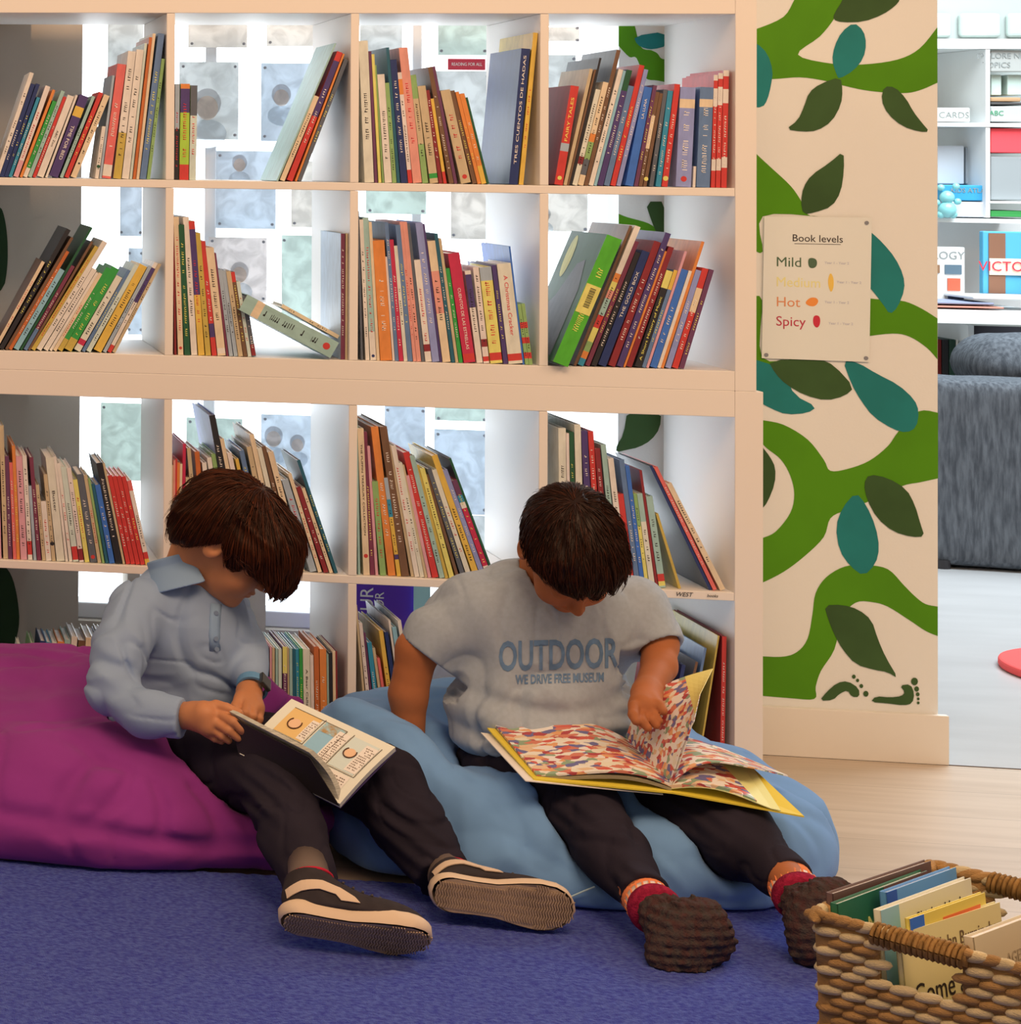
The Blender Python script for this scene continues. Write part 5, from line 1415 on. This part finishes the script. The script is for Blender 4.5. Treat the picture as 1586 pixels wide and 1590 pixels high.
bag('bean_bag', bagP0, trousers1, shirt1, None,
    [([(30, 1130), (110, 1120), (190, 1108), (240, 1090)], .006, .02), ([(140, 1180), (100, 1230), (90, 1290)], .008, .03), ([(205, 1200), (180, 1240), (130, 1290)], .006, .02), ([(350, 1250), (385, 1275), (410, 1292)], .013, .012), ([(240, 1215), (255, 1250), (250, 1300)], .006, .02), ([(300, 1220), (330, 1250), (350, 1300)], .006, .02), ([(0, 1260), (90, 1275), (200, 1300), (330, 1315), (420, 1310)], .006, .025),
     ([(120, 1150), (160, 1180), (195, 1190)], .009, .025), ([(30, 1012), (60, 1022), (130, 1012)], .006, .012), ([(400, 1040), (430, 1075), (440, 1100)], .005, .015)],
    (-1.84, -.83, 0), (-.74, .0, .33), purple, 41, 'large purple bean bag under the boy in blue-grey polo')
bag('bean_bag', bagB0, trousers2, shirt2, body2,
    [([(560, 1130), (600, 1165), (640, 1215), (670, 1280)], .007, .02), ([(700, 1200), (745, 1225), (790, 1275)], .006, .018), ([(665, 1160), (700, 1190), (720, 1205)], .012, .02), ([(950, 1300), (1010, 1340), (1060, 1400)], .006, .02), ([(1150, 1130), (1200, 1190), (1230, 1260)], .006, .03), ([(1080, 1330), (1130, 1370), (1190, 1395)], .006, .02), ([(530, 1220), (560, 1280), (590, 1320)], .007, .02)],
    (-.92, -.88, 0), (.08, .0, .33), bluec, 57, 'large blue bean bag under the boy in grey T-shirt', [(A(640, 1095, -.40), A(700, 1160, -.46), .035, .035)])
mb = MB(); pts = [march(x, y, bagB0)-np.array((0, .010, 0)) for x, y in ((868, 1397), (885, 1389), (903, 1381), (921, 1374))]; mb.tube(pts, .0016, 6); tag(mb.build('cord', mat('pale_cord', pc('b0b0ae'), .7)), 'thin pale cord on front of the blue bean bag beside raised shoe sole', 'cord')
# ================================================================== open books
def sheet(c00, c10, c11, c01, nu, nv, bulge, th, dirn):
    """slab between four corners; u runs 00->10, v runs 00->01; bulge(u, v) lifts along dirn; returns verts and faces with uv per vertex"""
    c00, c10, c11, c01 = map(np.array, (c00, c10, c11, c01)); vs = []; uv = []
    for s_ in (0, 1):
        for j in range(nv+1):
            for i in range(nu+1):
                u, v = i/nu, j/nv; p = c00*(1-u)*(1-v)+c10*u*(1-v)+c11*u*v+c01*(1-u)*v+np.array(dirn)*bulge(u, v)
                vs.append(p-np.array(dirn)*th*s_*1.0); uv.append((u, v))
    W_ = nu+1; n = W_*(nv+1); fs = []
    for j in range(nv):
        for i in range(nu):
            a = j*W_+i; fs.append((a, a+1, a+W_+1, a+W_)); fs.append((n+a, n+a+W_, n+a+W_+1, n+a+1))
    for i in range(nu): fs.append((i, n+i, n+i+1, i+1)); q = nv*W_+i; fs.append((q, q+1, n+q+1, n+q))
    for j in range(nv): q = j*W_; fs.append((q, q+W_, n+q+W_, n+q)); q = j*W_+nu; fs.append((q, n+q, n+q+W_, q+W_))
    return vs, fs
def on_sheet(c00, c10, c11, c01, bulge, dirn, u, v, lift=.0006):
    c00, c10, c11, c01 = map(np.array, (c00, c10, c11, c01)); return c00*(1-u)*(1-v)+c10*u*(1-v)+c11*u*v+c01*(1-u)*v+np.array(dirn)*(bulge(u, v)+lift)
pap = mat('page_paper', pc('d9bc98', 1.0), .8, .1); blackc = mat('black_cover', (.03, .025, .03, 1), .5); viol = mat('violet_cover', pc('4a3450'), .5)
# comic held by the boy on the left
K = empty('open_book', A(450, 1180, -.66)); tag(K, 'open comic book with drawn panels held over the dark trousers', 'book')
r0, r1_, s1_, s0_ = A(453, 1085, -.63), A(614, 1160, -.73), A(528, 1248, -.80), A(372, 1170, -.70)
l0, l1 = A(358, 1112, -.695), A(482, 1176, -.80); nr = np.cross(r1_-r0, s0_-r0); nr /= np.linalg.norm(nr); nr = nr if nr[2] > 0 else -nr
bz = lambda u, v: .006*math.sin(math.pi*min(1, v*1.0))*1.0
vs, fs = sheet(r0, r1_, s1_, s0_, 10, 10, bz, .011, nr); chl(mesh_obj('page_block', vs, fs, pap), K)
ex = (r0-s0_)*.02; vs, fs = sheet(r0+ex-nr*.012, r1_+ex-nr*.012, s1_-nr*.012, s0_-nr*.012, 1, 1, lambda u, v: 0, .0015, nr); chl(mesh_obj('cover', vs, fs, viol), K)
nl = np.cross(l1-l0, s0_-l0); nl /= np.linalg.norm(nl); nl = nl if nl@(np.array(CAM)-l0) > 0 else -nl
bl_ = lambda u, v: -.014*math.sin(math.pi*v)
el = (l0-s0_); el /= np.linalg.norm(el); vs, fs = sheet(l0+el*.008, l1+el*.008, s1_-nr*.004, s0_-nr*.004, 8, 10, bl_, .012, nl); chl(mesh_obj('page_block', vs, fs, mat('page_edges', pc('b89c7c'), .85, .1, noise=((30, 30, 900), .3, None))), K)
vs, fs = sheet(l0, l1, s1_-nr*.006, s0_-nr*.006, 8, 10, lambda u, v: .0022, .0015, nl); chl(mesh_obj('cover', vs, fs, blackc), K)
pan = [(.10, .60, .10, .52, 'e0a060', 0), (.62, .72, .12, .40, 'd9bc98', 1)]
def quad_on(name, u0, u1, v0, v1, m_, lift=.0007, n=5):
    vs = []; fs = []
    for j in range(n+1):
        for i in range(n+1): vs.append(on_sheet(r0, r1_, s1_, s0_, bz, nr, u0+(u1-u0)*i/n, v0+(v1-v0)*j/n, lift))
    for j in range(n):
        for i in range(n): a = j*(n+1)+i; fs.append((a, a+1, a+n+2, a+n+1))
    o = mesh_obj(name, vs, fs, m_); chl(o, K); return o
cm = lambda h, nz=None: mat('ink_'+h, pc(h), .8, .1, noise=nz)
quad_on('panel', .09, .36, .10, .52, cm('dba05c')); quad_on('panel', .30, .37, .16, .50, cm('e6cdae'), .0010)
quad_on('panel', .06, .28, .56, .74, cm('8fa0a0', (90, .4, 'b08040'))); quad_on('panel', .40, .60, .10, .70, cm('8e9fb0')); quad_on('panel', .40, .60, .10, .26, cm('9aaab4', (120, .3, 'a87848')), .0010)
quad_on('panel', .55, .66, .14, .62, cm('e6cdae'), .0011); quad_on('panel', .68, .92, .12, .62, cm('c8b8a0')); quad_on('panel', .82, .93, .16, .60, cm('e6cdae'), .0011); quad_on('panel', .62, .72, .70, .80, cm('c87840')); quad_on('panel', .74, .92, .66, .90, cm('e2c8aa'), .0009)
for (cu_, cv_, rr_) in ((.20, .32, .055), (.76, .36, .05)):
    pts = [on_sheet(r0, r1_, s1_, s0_, bz, nr, cu_+rr_*math.cos(a)*.9, cv_+rr_*1.35*math.sin(a), .0014) for a in np.linspace(0, 2*math.pi, 17)[:-1]]; chl(mesh_obj('drawn_face', pts, [tuple(range(16))], cm('e0a070')), K)
    mb = MB(); mb.tube([on_sheet(r0, r1_, s1_, s0_, bz, nr, cu_+rr_*1.05*math.cos(a), cv_+rr_*1.6*math.sin(a), .0016) for a in np.linspace(-.6, 3.9, 14)], .0010, 5); chl(mb.build('drawn_hair', cm('5a3420')), K)
mb = MB(); rs = np.random.RandomState(5)
for (u0, u1, v0, v1) in ((.305, .365, .18, .48), (.56, .655, .18, .60), (.83, .925, .18, .58), (.75, .91, .69, .88), (.30, .38, .56, .78)):
    v = v0+.02
    while v < v1:
        u = u0+.006
        while u < u1-.008:
            w_ = rs.uniform(.006, .014); 
            if rs.rand() > .2:
                q = [on_sheet(r0, r1_, s1_, s0_, bz, nr, a_, b_, .0017) for a_, b_ in ((u, v), (min(u+w_, u1), v), (min(u+w_, u1), v+.012), (u, v+.012))]; mb.add(q, [(0, 1, 2, 3)])
            u += w_+.006
        v += .035
q = mb.build('speech_text', cm('7a5a44')); q['kind'] = 'stuff'; chl(q, K)
mb = MB()
for a_, b_ in (((.09, .10), (.60, .10)), ((.385, .08), (.385, .72)), ((.67, .10), (.67, .64)), ((.09, .535), (.38, .535)), ((.67, .64), (.94, .64)), ((.94, .12), (.94, .64)), ((.60, .1), (.60, .72)), ((.4, .72), (.62, .72))):
    mb.tube([on_sheet(r0, r1_, s1_, s0_, bz, nr, a_[0]+(b_[0]-a_[0])*t, a_[1]+(b_[1]-a_[1])*t, .0012) for t in (0, .33, .66, 1)], .0005, 4)
chl(mb.build('panel_lines', cm('5a4434')), K)
# big picture book on the lap of the boy on the right
Q = empty('open_book', A(1000, 1180, -.6)); tag(Q, 'large colourful open picture book with yellow cover across lap of T-shirt boy', 'book')
yel = mat('yellow_cover', pc('d8a830'), .45, .35); cream_c = mat('cream_jacket', pc('e0c4a0'), .5, .3)
def illus():
    M = bpy.data.materials.new('crowded_illustration'); M.use_nodes = True; nt = M.node_tree; n = nt.nodes; b = n['Principled BSDF']; b.inputs['Roughness'].default_value = .45
    tc = n.new('ShaderNodeTexCoord'); mp = n.new('ShaderNodeMapping'); mp.inputs['Scale'].default_value = (60, 120, 120); v = n.new('ShaderNodeTexVoronoi'); v.inputs['Scale'].default_value = 1.0; v.inputs['Randomness'].default_value = 1
    ns = n.new('ShaderNodeTexNoise'); ns.inputs['Scale'].default_value = 40; ns.inputs['Detail'].default_value = 4
    ad = n.new('ShaderNodeMix'); ad.data_type = 'RGBA'; ad.inputs['Factor'].default_value = .035
    nt.links.new(tc.outputs['Object'], mp.inputs[0]); nt.links.new(tc.outputs['Object'], ns.inputs['Vector']); nt.links.new(mp.outputs[0], ad.inputs['A']); nt.links.new(ns.outputs['Color'], ad.inputs['B'])
    mxv = n.new('ShaderNodeVectorMath'); mxv.operation = 'ADD'; sc_ = n.new('ShaderNodeVectorMath'); sc_.operation = 'SCALE'; sc_.inputs['Scale'].default_value = 1.6
    nt.links.new(ns.outputs['Color'], sc_.inputs[0]); nt.links.new(mp.outputs[0], mxv.inputs[0]); nt.links.new(sc_.outputs[0], mxv.inputs[1]); nt.links.new(mxv.outputs[0], v.inputs['Vector'])
    sp_ = n.new('ShaderNodeSeparateColor'); nt.links.new(v.outputs['Color'], sp_.inputs[0]); rp = n.new('ShaderNodeValToRGB'); rp.color_ramp.interpolation = 'CONSTANT'; e = rp.color_ramp.elements
    cols = ['e0bf98', 'c8503a', 'd88850', 'e2c8a8', 'a83a34', '8a8a60', 'd8a070', 'e6ccac', '6a5a70', 'c86848', 'dcb890']
    e[0].position = 0; e[0].color = pc(cols[0]); e[1].position = .14; e[1].color = pc(cols[1])
    for i, c in enumerate(cols[2:]): q = e.new(.24+i*.085); q.color = pc(c)
    nt.links.new(sp_.outputs[0], rp.inputs[0]); nt.links.new(rp.outputs[0], b.inputs['Base Color']); return M
ill = illus(); Zu = np.array((0, 0, 1.))
Lb, Sb, Sf, Lf = A(769, 1127, -.52), A(972, 1148, -.52), A(1043, 1221, -.70), A(833, 1203, -.69)
bL = lambda u, v: .020*math.sin(math.pi*u**1.6)*(1-.2*v)+.002
vs, fs = sheet(Lb, Sb, Sf, Lf, 22, 8, bL, .0035, Zu); q = mesh_obj('left_page', vs, fs, ill, smooth=False); chl(q, Q)
vs, fs = sheet(Lb-Zu*.001, Sb-Zu*.002, Sf-Zu*.002, Lf-Zu*.001, 22, 6, lambda u, v: bL(u, v)*.72-.002, .005, Zu); chl(mesh_obj('page_block', vs, fs, mat('page_block_edge', pc('a08058'), .8, .1, noise=((20, 20, 1200), .4, None))), Q)
dl = Zu*.008; o1 = A(757, 1127, -.52), A(829, 1206, -.70)
vs, fs = sheet(o1[0]-dl*.4, Sb-dl, Sf-dl+np.array((0, -.006, 0)), o1[1]-dl*.4, 1, 1, lambda u, v: 0, .0025, Zu); chl(mesh_obj('cover', vs, fs, yel), Q)
vs, fs = sheet(A(747, 1130, -.52)-dl, Sb-dl*2-Zu*.004, A(1030, 1233, -.70), A(816, 1208, -.705)-dl*.5, 1, 1, lambda u, v: 0, .0016, Zu); chl(mesh_obj('jacket', vs, fs, cream_c), Q)
FR_, BR_ = A(1249, 1267, -.77), A(1163, 1186, -.61)
vs, fs = sheet(Sb-dl, BR_, FR_, Sf-dl+np.array((0, -.006, 0)), 1, 1, lambda u, v: 0, .0025, Zu); chl(mesh_obj('cover', vs, fs, yel), Q)
vs, fs = sheet(Sb-dl*.5, BR_+Zu*.004, FR_+np.array((-.03, .01, .004)), Sf-dl*.4, 12, 6, lambda u, v: .016*math.sin(math.pi*min(1, u*1.1))*(1-u*.4), .0012, Zu); chl(mesh_obj('endpaper', vs, fs, mat('pale_endpaper', pc('d8bc70'), .6)), Q)
PF, PB = A(1172, 1192, -.70), A(1224, 1204, -.60)
IB, IF_ = Sb*.35+BR_*.65+Zu*.016, Sf*.35+FR_*.65+Zu*.008
vs, fs = sheet(Sb+Zu*.002, IB, IF_, Sf+Zu*.002, 14, 6, lambda u, v: .012*math.sin(math.pi*u), .006, Zu); chl(mesh_obj('inner_pages', vs, fs, ill), Q)
bR_ = lambda u, v: .030*math.sin(math.pi*min(1, u**.8))*(1-.3*u)
vs, fs = sheet(Sb, PB, PF, Sf, 20, 8, bR_, .0022, Zu); chl(mesh_obj('right_page', vs, fs, ill), Q)
OF, OB = A(1086, 1080, -.69), A(1107, 1038, -.55); dn = np.array((-.8, 0, .45))
bt = lambda u, v: .034*math.sin(math.pi*u)*(1-v*.75)-.012*math.sin(math.pi*u)*v
vs, fs = sheet(Sb+Zu*.004, OB, OF, Sf+Zu*.004, 20, 8, bt, .0008, dn)
fm = []
for f_ in fs:
    u_m = np.mean([(i % (21*9)) % 21 for i in f_])/20; fm.append(1 if u_m > .80 else 0)
o = mesh_obj('turning_page', vs, fs, [ill, mat('yellow_page_end', pc('dfb458'), .5)], None, fm); chl(o, Q)
vs, fs = sheet(Sb+Zu*.004, A(1088, 1075, -.57), A(1078, 1120, -.69), Sf+Zu*.004, 16, 6, lambda u, v: .022*math.sin(math.pi*u)*(1-v*.8), .0008, dn); chl(mesh_obj('turning_page', vs, fs, ill), Q)
# ================================================================== basket of books
bA = np.array((-.412, -1.444, .010)); ux = np.array((.718, -.696, 0)); ux /= np.linalg.norm(ux); uy = np.array((-ux[1], ux[0], 0)); uy = uy if uy[1] > 0 else -uy
BL_, BW_, BH_ = .245, .36, .224
bas = empty('basket', tuple(bA+ux*BL_/2+uy*BW_/2)); tag(bas, 'woven rope basket full of picture books on the rug at lower right', 'basket')
rope = mat('rope_tan', pc('a8703c', 1.0), .8, .15, bump=((260, 260, 900), .7, .003), noise=((30, 30, 60), .35, None)); rope2 = mat('rope_pale', pc('c89c68', 1.0), .8, .15, bump=((260, 260, 900), .7, .003), noise=((30, 30, 60), .2, None)); wrap_m = mat('wrapped_handle', pc('9a6430', 1.0), .8, .15, noise=((160, 160, 30), .5, None), bump=((300, 300, 100), .6, .002))
def wpt(side, s, h, out=0):
    t = 1-.05*(1-h/BH_)       # slight taper towards the bottom
    if side == 0: p = bA+ux*s; nn = -uy
    elif side == 1: p = bA+ux*BL_+uy*s; nn = ux
    elif side == 2: p = bA+uy*BW_+ux*s; nn = uy
    else: p = bA+uy*s; nn = -ux
    c = bA+ux*BL_/2+uy*BW_/2; p = c+(p-c)*t
    return p+nn*out+np.array((0, 0, h+.006)), nn
def bead(mb, c, dx, dz, dn, L, H_, Dp, tw, mi):
    vs = []; fs = []; n1, n2 = 8, 8
    for i in range(n1+1):
        t = -1+2*i/n1; r = math.sqrt(max(.0, 1-abs(t)**2.6)); 
        for k in range(n2):
            a = 2*math.pi*k/n2; vs.append(c+dx*(L*t)+dz*(H_*r*math.sin(a)+tw*t)+dn*(Dp*r*math.cos(a)))
    for i in range(n1):
        for k in range(n2): fs.append((i*n2+k, i*n2+(k+1) % n2, (i+1)*n2+(k+1) % n2, (i+1)*n2+k))
    mb.add(vs, fs, mi)
pit = .0125; rows = int(BH_/pit); Zn = np.array((0, 0, 1.))
for side, Ls, dx in ((0, BL_, ux), (1, BW_, uy), (2, BL_, ux), (3, BW_, uy)):
    mb = MB(); sl = .029
    for r in range(rows):
        h = pit*(r+.5); s = -sl*.5*(r % 2)
        while s < Ls+.001:
            s_c = s+sl/2
            if 0 < s_c < Ls and not (side in (0, 2) and .076 < s_c < .168 and BH_-.062 < h):
                c, nn = wpt(side, s_c, h); mi = 1 if (h > BH_-.10 and r % 2 == 0) or (r % 4 == 1 and random.random() < .25) else 0
                bead(mb, c, dx, Zn, nn, sl*.60, pit*.56, .0085, pit*.22, mi)
            s += sl
        # inner wall strand behind the beads
    for hh0, hh1, sa, sb in ((0, BH_-.066, 0, Ls),)+(((BH_-.066, BH_-.004, 0, .074), (BH_-.066, BH_-.004, .170, Ls)) if side in (0, 2) else ((BH_-.066, BH_-.004, 0, Ls),)):
        q = [wpt(side, sa, hh0, -.006)[0], wpt(side, sb, hh0, -.006)[0], wpt(side, sb, hh1, -.006)[0], wpt(side, sa, hh1, -.006)[0]]; q2 = [wpt(side, sa, hh0, .002)[0], wpt(side, sb, hh0, .002)[0], wpt(side, sb, hh1, .002)[0], wpt(side, sa, hh1, .002)[0]]
        mb.add(q+q2, BOXF, 0)
    chl(mb.build('woven_side', [rope, rope2], None, True), bas)
    for sa, sb in (((0, .076), (.168, Ls)) if side in (0, 2) else ((0, Ls),)):      # braided rim
        mb = MB(); s = sa
        while s < sb:
            c, nn = wpt(side, s, BH_); bead(mb, c, (dx*.9+Zn*.25+nn*.2), (Zn-dx*.25), nn, .019, .0075, .009, 0, random.choice((0, 0, 1)))
            s += .015
        chl(mb.build('rim', [rope, rope2], None, True), bas)
    if side in (0, 2):
        mb = MB(); pts = [wpt(side, s, BH_-.004)[0] for s in (.068, .096, .122, .148, .176)]; mb.tube(pts, [.0115, .0125, .0130, .0125, .0115], 14)
        for k in range(17):
            s = .071+k*.0062; c = wpt(side, s, BH_-.004)[0]; nn = wpt(side, s, 0)[1]
            ring = [c+nn*.0132*math.cos(a)+Zn*.0132*math.sin(a)+dx*.002*math.sin(a) for a in np.linspace(0, 2*math.pi, 11)]; mb.tube(ring, .0028, 5, cap=False)
        chl(mb.build('handle', wrap_m, None, True), bas)
mb = MB(); q = [wpt(0, 0, 0)[0], wpt(0, BL_, 0)[0], wpt(2, BL_, 0)[0], wpt(2, 0, 0)[0]]; mb.add([p+Zn*.012 for p in q]+[p+Zn*.02 for p in q], BOXF, 0); chl(mb.build('base', rope), bas)
def tilted(label, tl, tr, zt, hgt, th, color, lean=.12, texts=(), bands=(), name='book'):
    """book standing in the basket, its top edge at height zt from tl to tr"""
    a = atz(tl[0], tl[1], zt); b_ = atz(tr[0], tr[1], zt); X = b_-a; Wd = np.linalg.norm(X); X = X/Wd
    Wd = min(Wd, (BW_-.014-(a-bA)@uy)/max(X@uy, .1)); back = np.cross(np.array((0, 0, 1.)), X); back = back if back@ux < 0 else -back
    up = np.array((0, 0, 1.))*math.cos(lean)+back*math.sin(lean); nz = np.cross(X, up)
    hgt = min(hgt, (zt-.03)/up[2])
    M = Matrix.Identity(4)
    for i in range(3): M[i][0] = X[i]; M[i][1] = up[i]; M[i][2] = nz[i]; M[i][3] = a[i]
    mb = MB(); mats = [mat('book_'+color, pc(color), .4, .35)]
    mb.box(0, Wd, -hgt, 0, -.0012, 0, 0, M); mb.box(0, Wd, -hgt, 0, -th, -th+.0012, 0, M); mb.box(0, .0015, -hgt, 0, -th, 0, 0, M)
    for (u0, u1, v0, v1, c) in bands: mats.append(mat('book_'+c, pc(c), .4, .35)); mb.box(u0*Wd, u1*Wd, -v1, -v0, 0, .0004, len(mats)-1, M)
    o = mb.build(name, mats); pb = MB(); pb.box(.0016, Wd-.003, -hgt+.003, -.003, -th+.0014, -.0014, 0, M); pb.build('pages', pages_m, o)
    for (body, u, v, sz, m_, rot, al) in texts:
        T = M @ Matrix.Translation((u*Wd, -v, .0007)) @ Matrix.Rotation(rot, 4, 'Z'); text_mesh(body, sz, m_, 'title_lettering', o, T, .0001, align=al)
    tag(o, label, 'book', 'picture books in the rope basket'); return o
ink_g = mat('gold_title', pc('e0c060'), .5); ink_br = mat('brown_title', pc('6a4a30'), .6)
tilted('brown hardback at the very back of the basket', (1294, 1388), (1446, 1337), .263, .21, .009, '6a4638', .05, [('THE TALES OF LITTLE', .62, .022, .012, ink_g, 0, 'CENTER')])
tilted('green and gold book marked Milo in basket, against the brown hardback', (1301, 1404), (1440, 1352), .258, .21, .009, '2c5c38', .06, [('Milo', .30, .045, .040, ink_g, 0, 'LEFT'), ('IN THE VALLEY', .62, .012, .010, ink_g, 0, 'LEFT')], [(.50, 1, 0, .03, '7a4c38')])
tilted('blue book with pink cloud picture in basket', (1377, 1386), (1485, 1347), .262, .20, .009, '6286ac', .08, [], [(0, .14, 0, .1, '2c4a80'), (.30, .52, .016, .05, 'd8b0a0')])
tilted('cream book with pale green emblem strip beside its handwritten author line, in basket', (1368, 1414), (1508, 1363), .260, .21, .009, 'dcbf92', .09, [('Shirley Hughes', .36, .028, .026, ink_d, 0, 'LEFT')], [(0, .19, 0, .12, '8ca09a')])
tilted('yellow book with orange stripe and blue corner in basket', (1413, 1427), (1530, 1386), .252, .19, .006, 'e0b048', .09, [], [(0, .18, 0, .03, '2c5c9c'), (.42, .92, .012, .018, 'd8602c')])
tilted('cream Come away book in front of the yellow book, seen through the handle hole', (1398, 1450), (1553, 1401), .238, .20, .007, 'dfb878', .10, [('John Burningham', .36, .028, .024, ink_br, 0, 'LEFT'), ('Come away', .07, .082, .040, ink_d, 0, 'LEFT')], [(.55, .8, .045, .065, 'c88c40')])
tilted('tan book with faint printed title, right end of basket', (1512, 1456), (1640, 1408), .258, .21, .012, 'cfa87c', .12, [('AGENDA', .34, .040, .020, mat('faint_title', pc('a88460'), .6), 0, 'LEFT')])
# ================================================================== sofa and red mat in the reading room
sofa_m = mat('grey_sofa_fabric', pc('5c6878', 1.0), .9, .08, noise=((90, 90, 14), .35, None), bump=((300, 300, 60), .5, .003)); sofa_m.node_tree.nodes['Principled BSDF'].inputs['Base Color'].default_value = (.08, .095, .115, 1)
for e_ in [n for n in sofa_m.node_tree.nodes if n.type == 'VALTORGB']: e_.color_ramp.elements[0].color = (.06, .07, .085, 1); e_.color_ramp.elements[1].color = (.125, .145, .17, 1)
sf = empty('sofa', tuple(at(1560, 900, 2.9)*np.array((1, 1, 0)))); tag(sf, 'grey fabric sofa in the bright reading room beyond the pillar', 'sofa')
def rbox(name, x0, x1, y0, y1, z0, z1, r, rz=0, m_=sofa_m, par=sf, bulge=0):
    c = np.array(((x0+x1)/2, (y0+y1)/2, (z0+z1)/2)); hs = np.array(((x1-x0)/2, (y1-y0)/2, (z1-z0)/2))
    def fn(P):
        q = P-c; ca, sa = math.cos(rz), math.sin(rz); q = np.stack([q[:, 0]*ca+q[:, 1]*sa, -q[:, 0]*sa+q[:, 1]*ca, q[:, 2]], 1)
        a = np.abs(q)-(hs-r); return np.linalg.norm(np.maximum(a, 0), axis=1)+np.minimum(a.max(1), 0)-r-bulge*(1-np.clip(np.abs(q[:, 0])/hs[0], 0, 1)**2)+.003*vnoise(P*14, 4)
    e = max(hs)*1.3+.05; L_ = np.array((hs[0]+abs(math.sin(rz))*hs[1]+.05, hs[1]+abs(math.sin(rz))*hs[0]+.05, hs[2]+.05+bulge))
    return chl(sdf_mesh(name, fn, c-L_, c+L_, .016, m_), par)
s_l = at(1457, 700, 2.80)[0]-.10; zt = at(1500, 594, 2.8)[2]; zb = at(1500, 888, 2.8)[2]
rbox('backrest', s_l, s_l+1.9, 2.78, 3.02, zb, zt, .035, -.12); rbox('seat_frame', s_l+.15, s_l+1.9, 2.95, 3.75, zb, .40, .04, -.12)
xa = at(1492, 560, 3.35)[0]; rbox('arm_cushion', xa, xa+.9, 3.15, 3.5, .5, at(1530, 522, 3.3)[2], .11, -.1, bulge=.01)
mb = MB()
p = at(1470, 893, 2.86); mb.cyl(p[0], 2.9, 0, zb+.02, .028, 16); chl(mb.build('leg', mat('dark_sofa_leg', (.03, .03, .035, 1), .4)), sf)
p = at(1703, 1050, 1.0); p = atz(1762, 1050, .01); mb = MB(); mb.cyl(p[0], p[1], .001, .022, .27, 64); tag(bevel(mb.build('floor_cushion', mat('coral_red_felt', (.80, .10, .10, 1), .9)), .006), 'round coral red floor cushion at the right edge beyond the pillar', 'cushion')
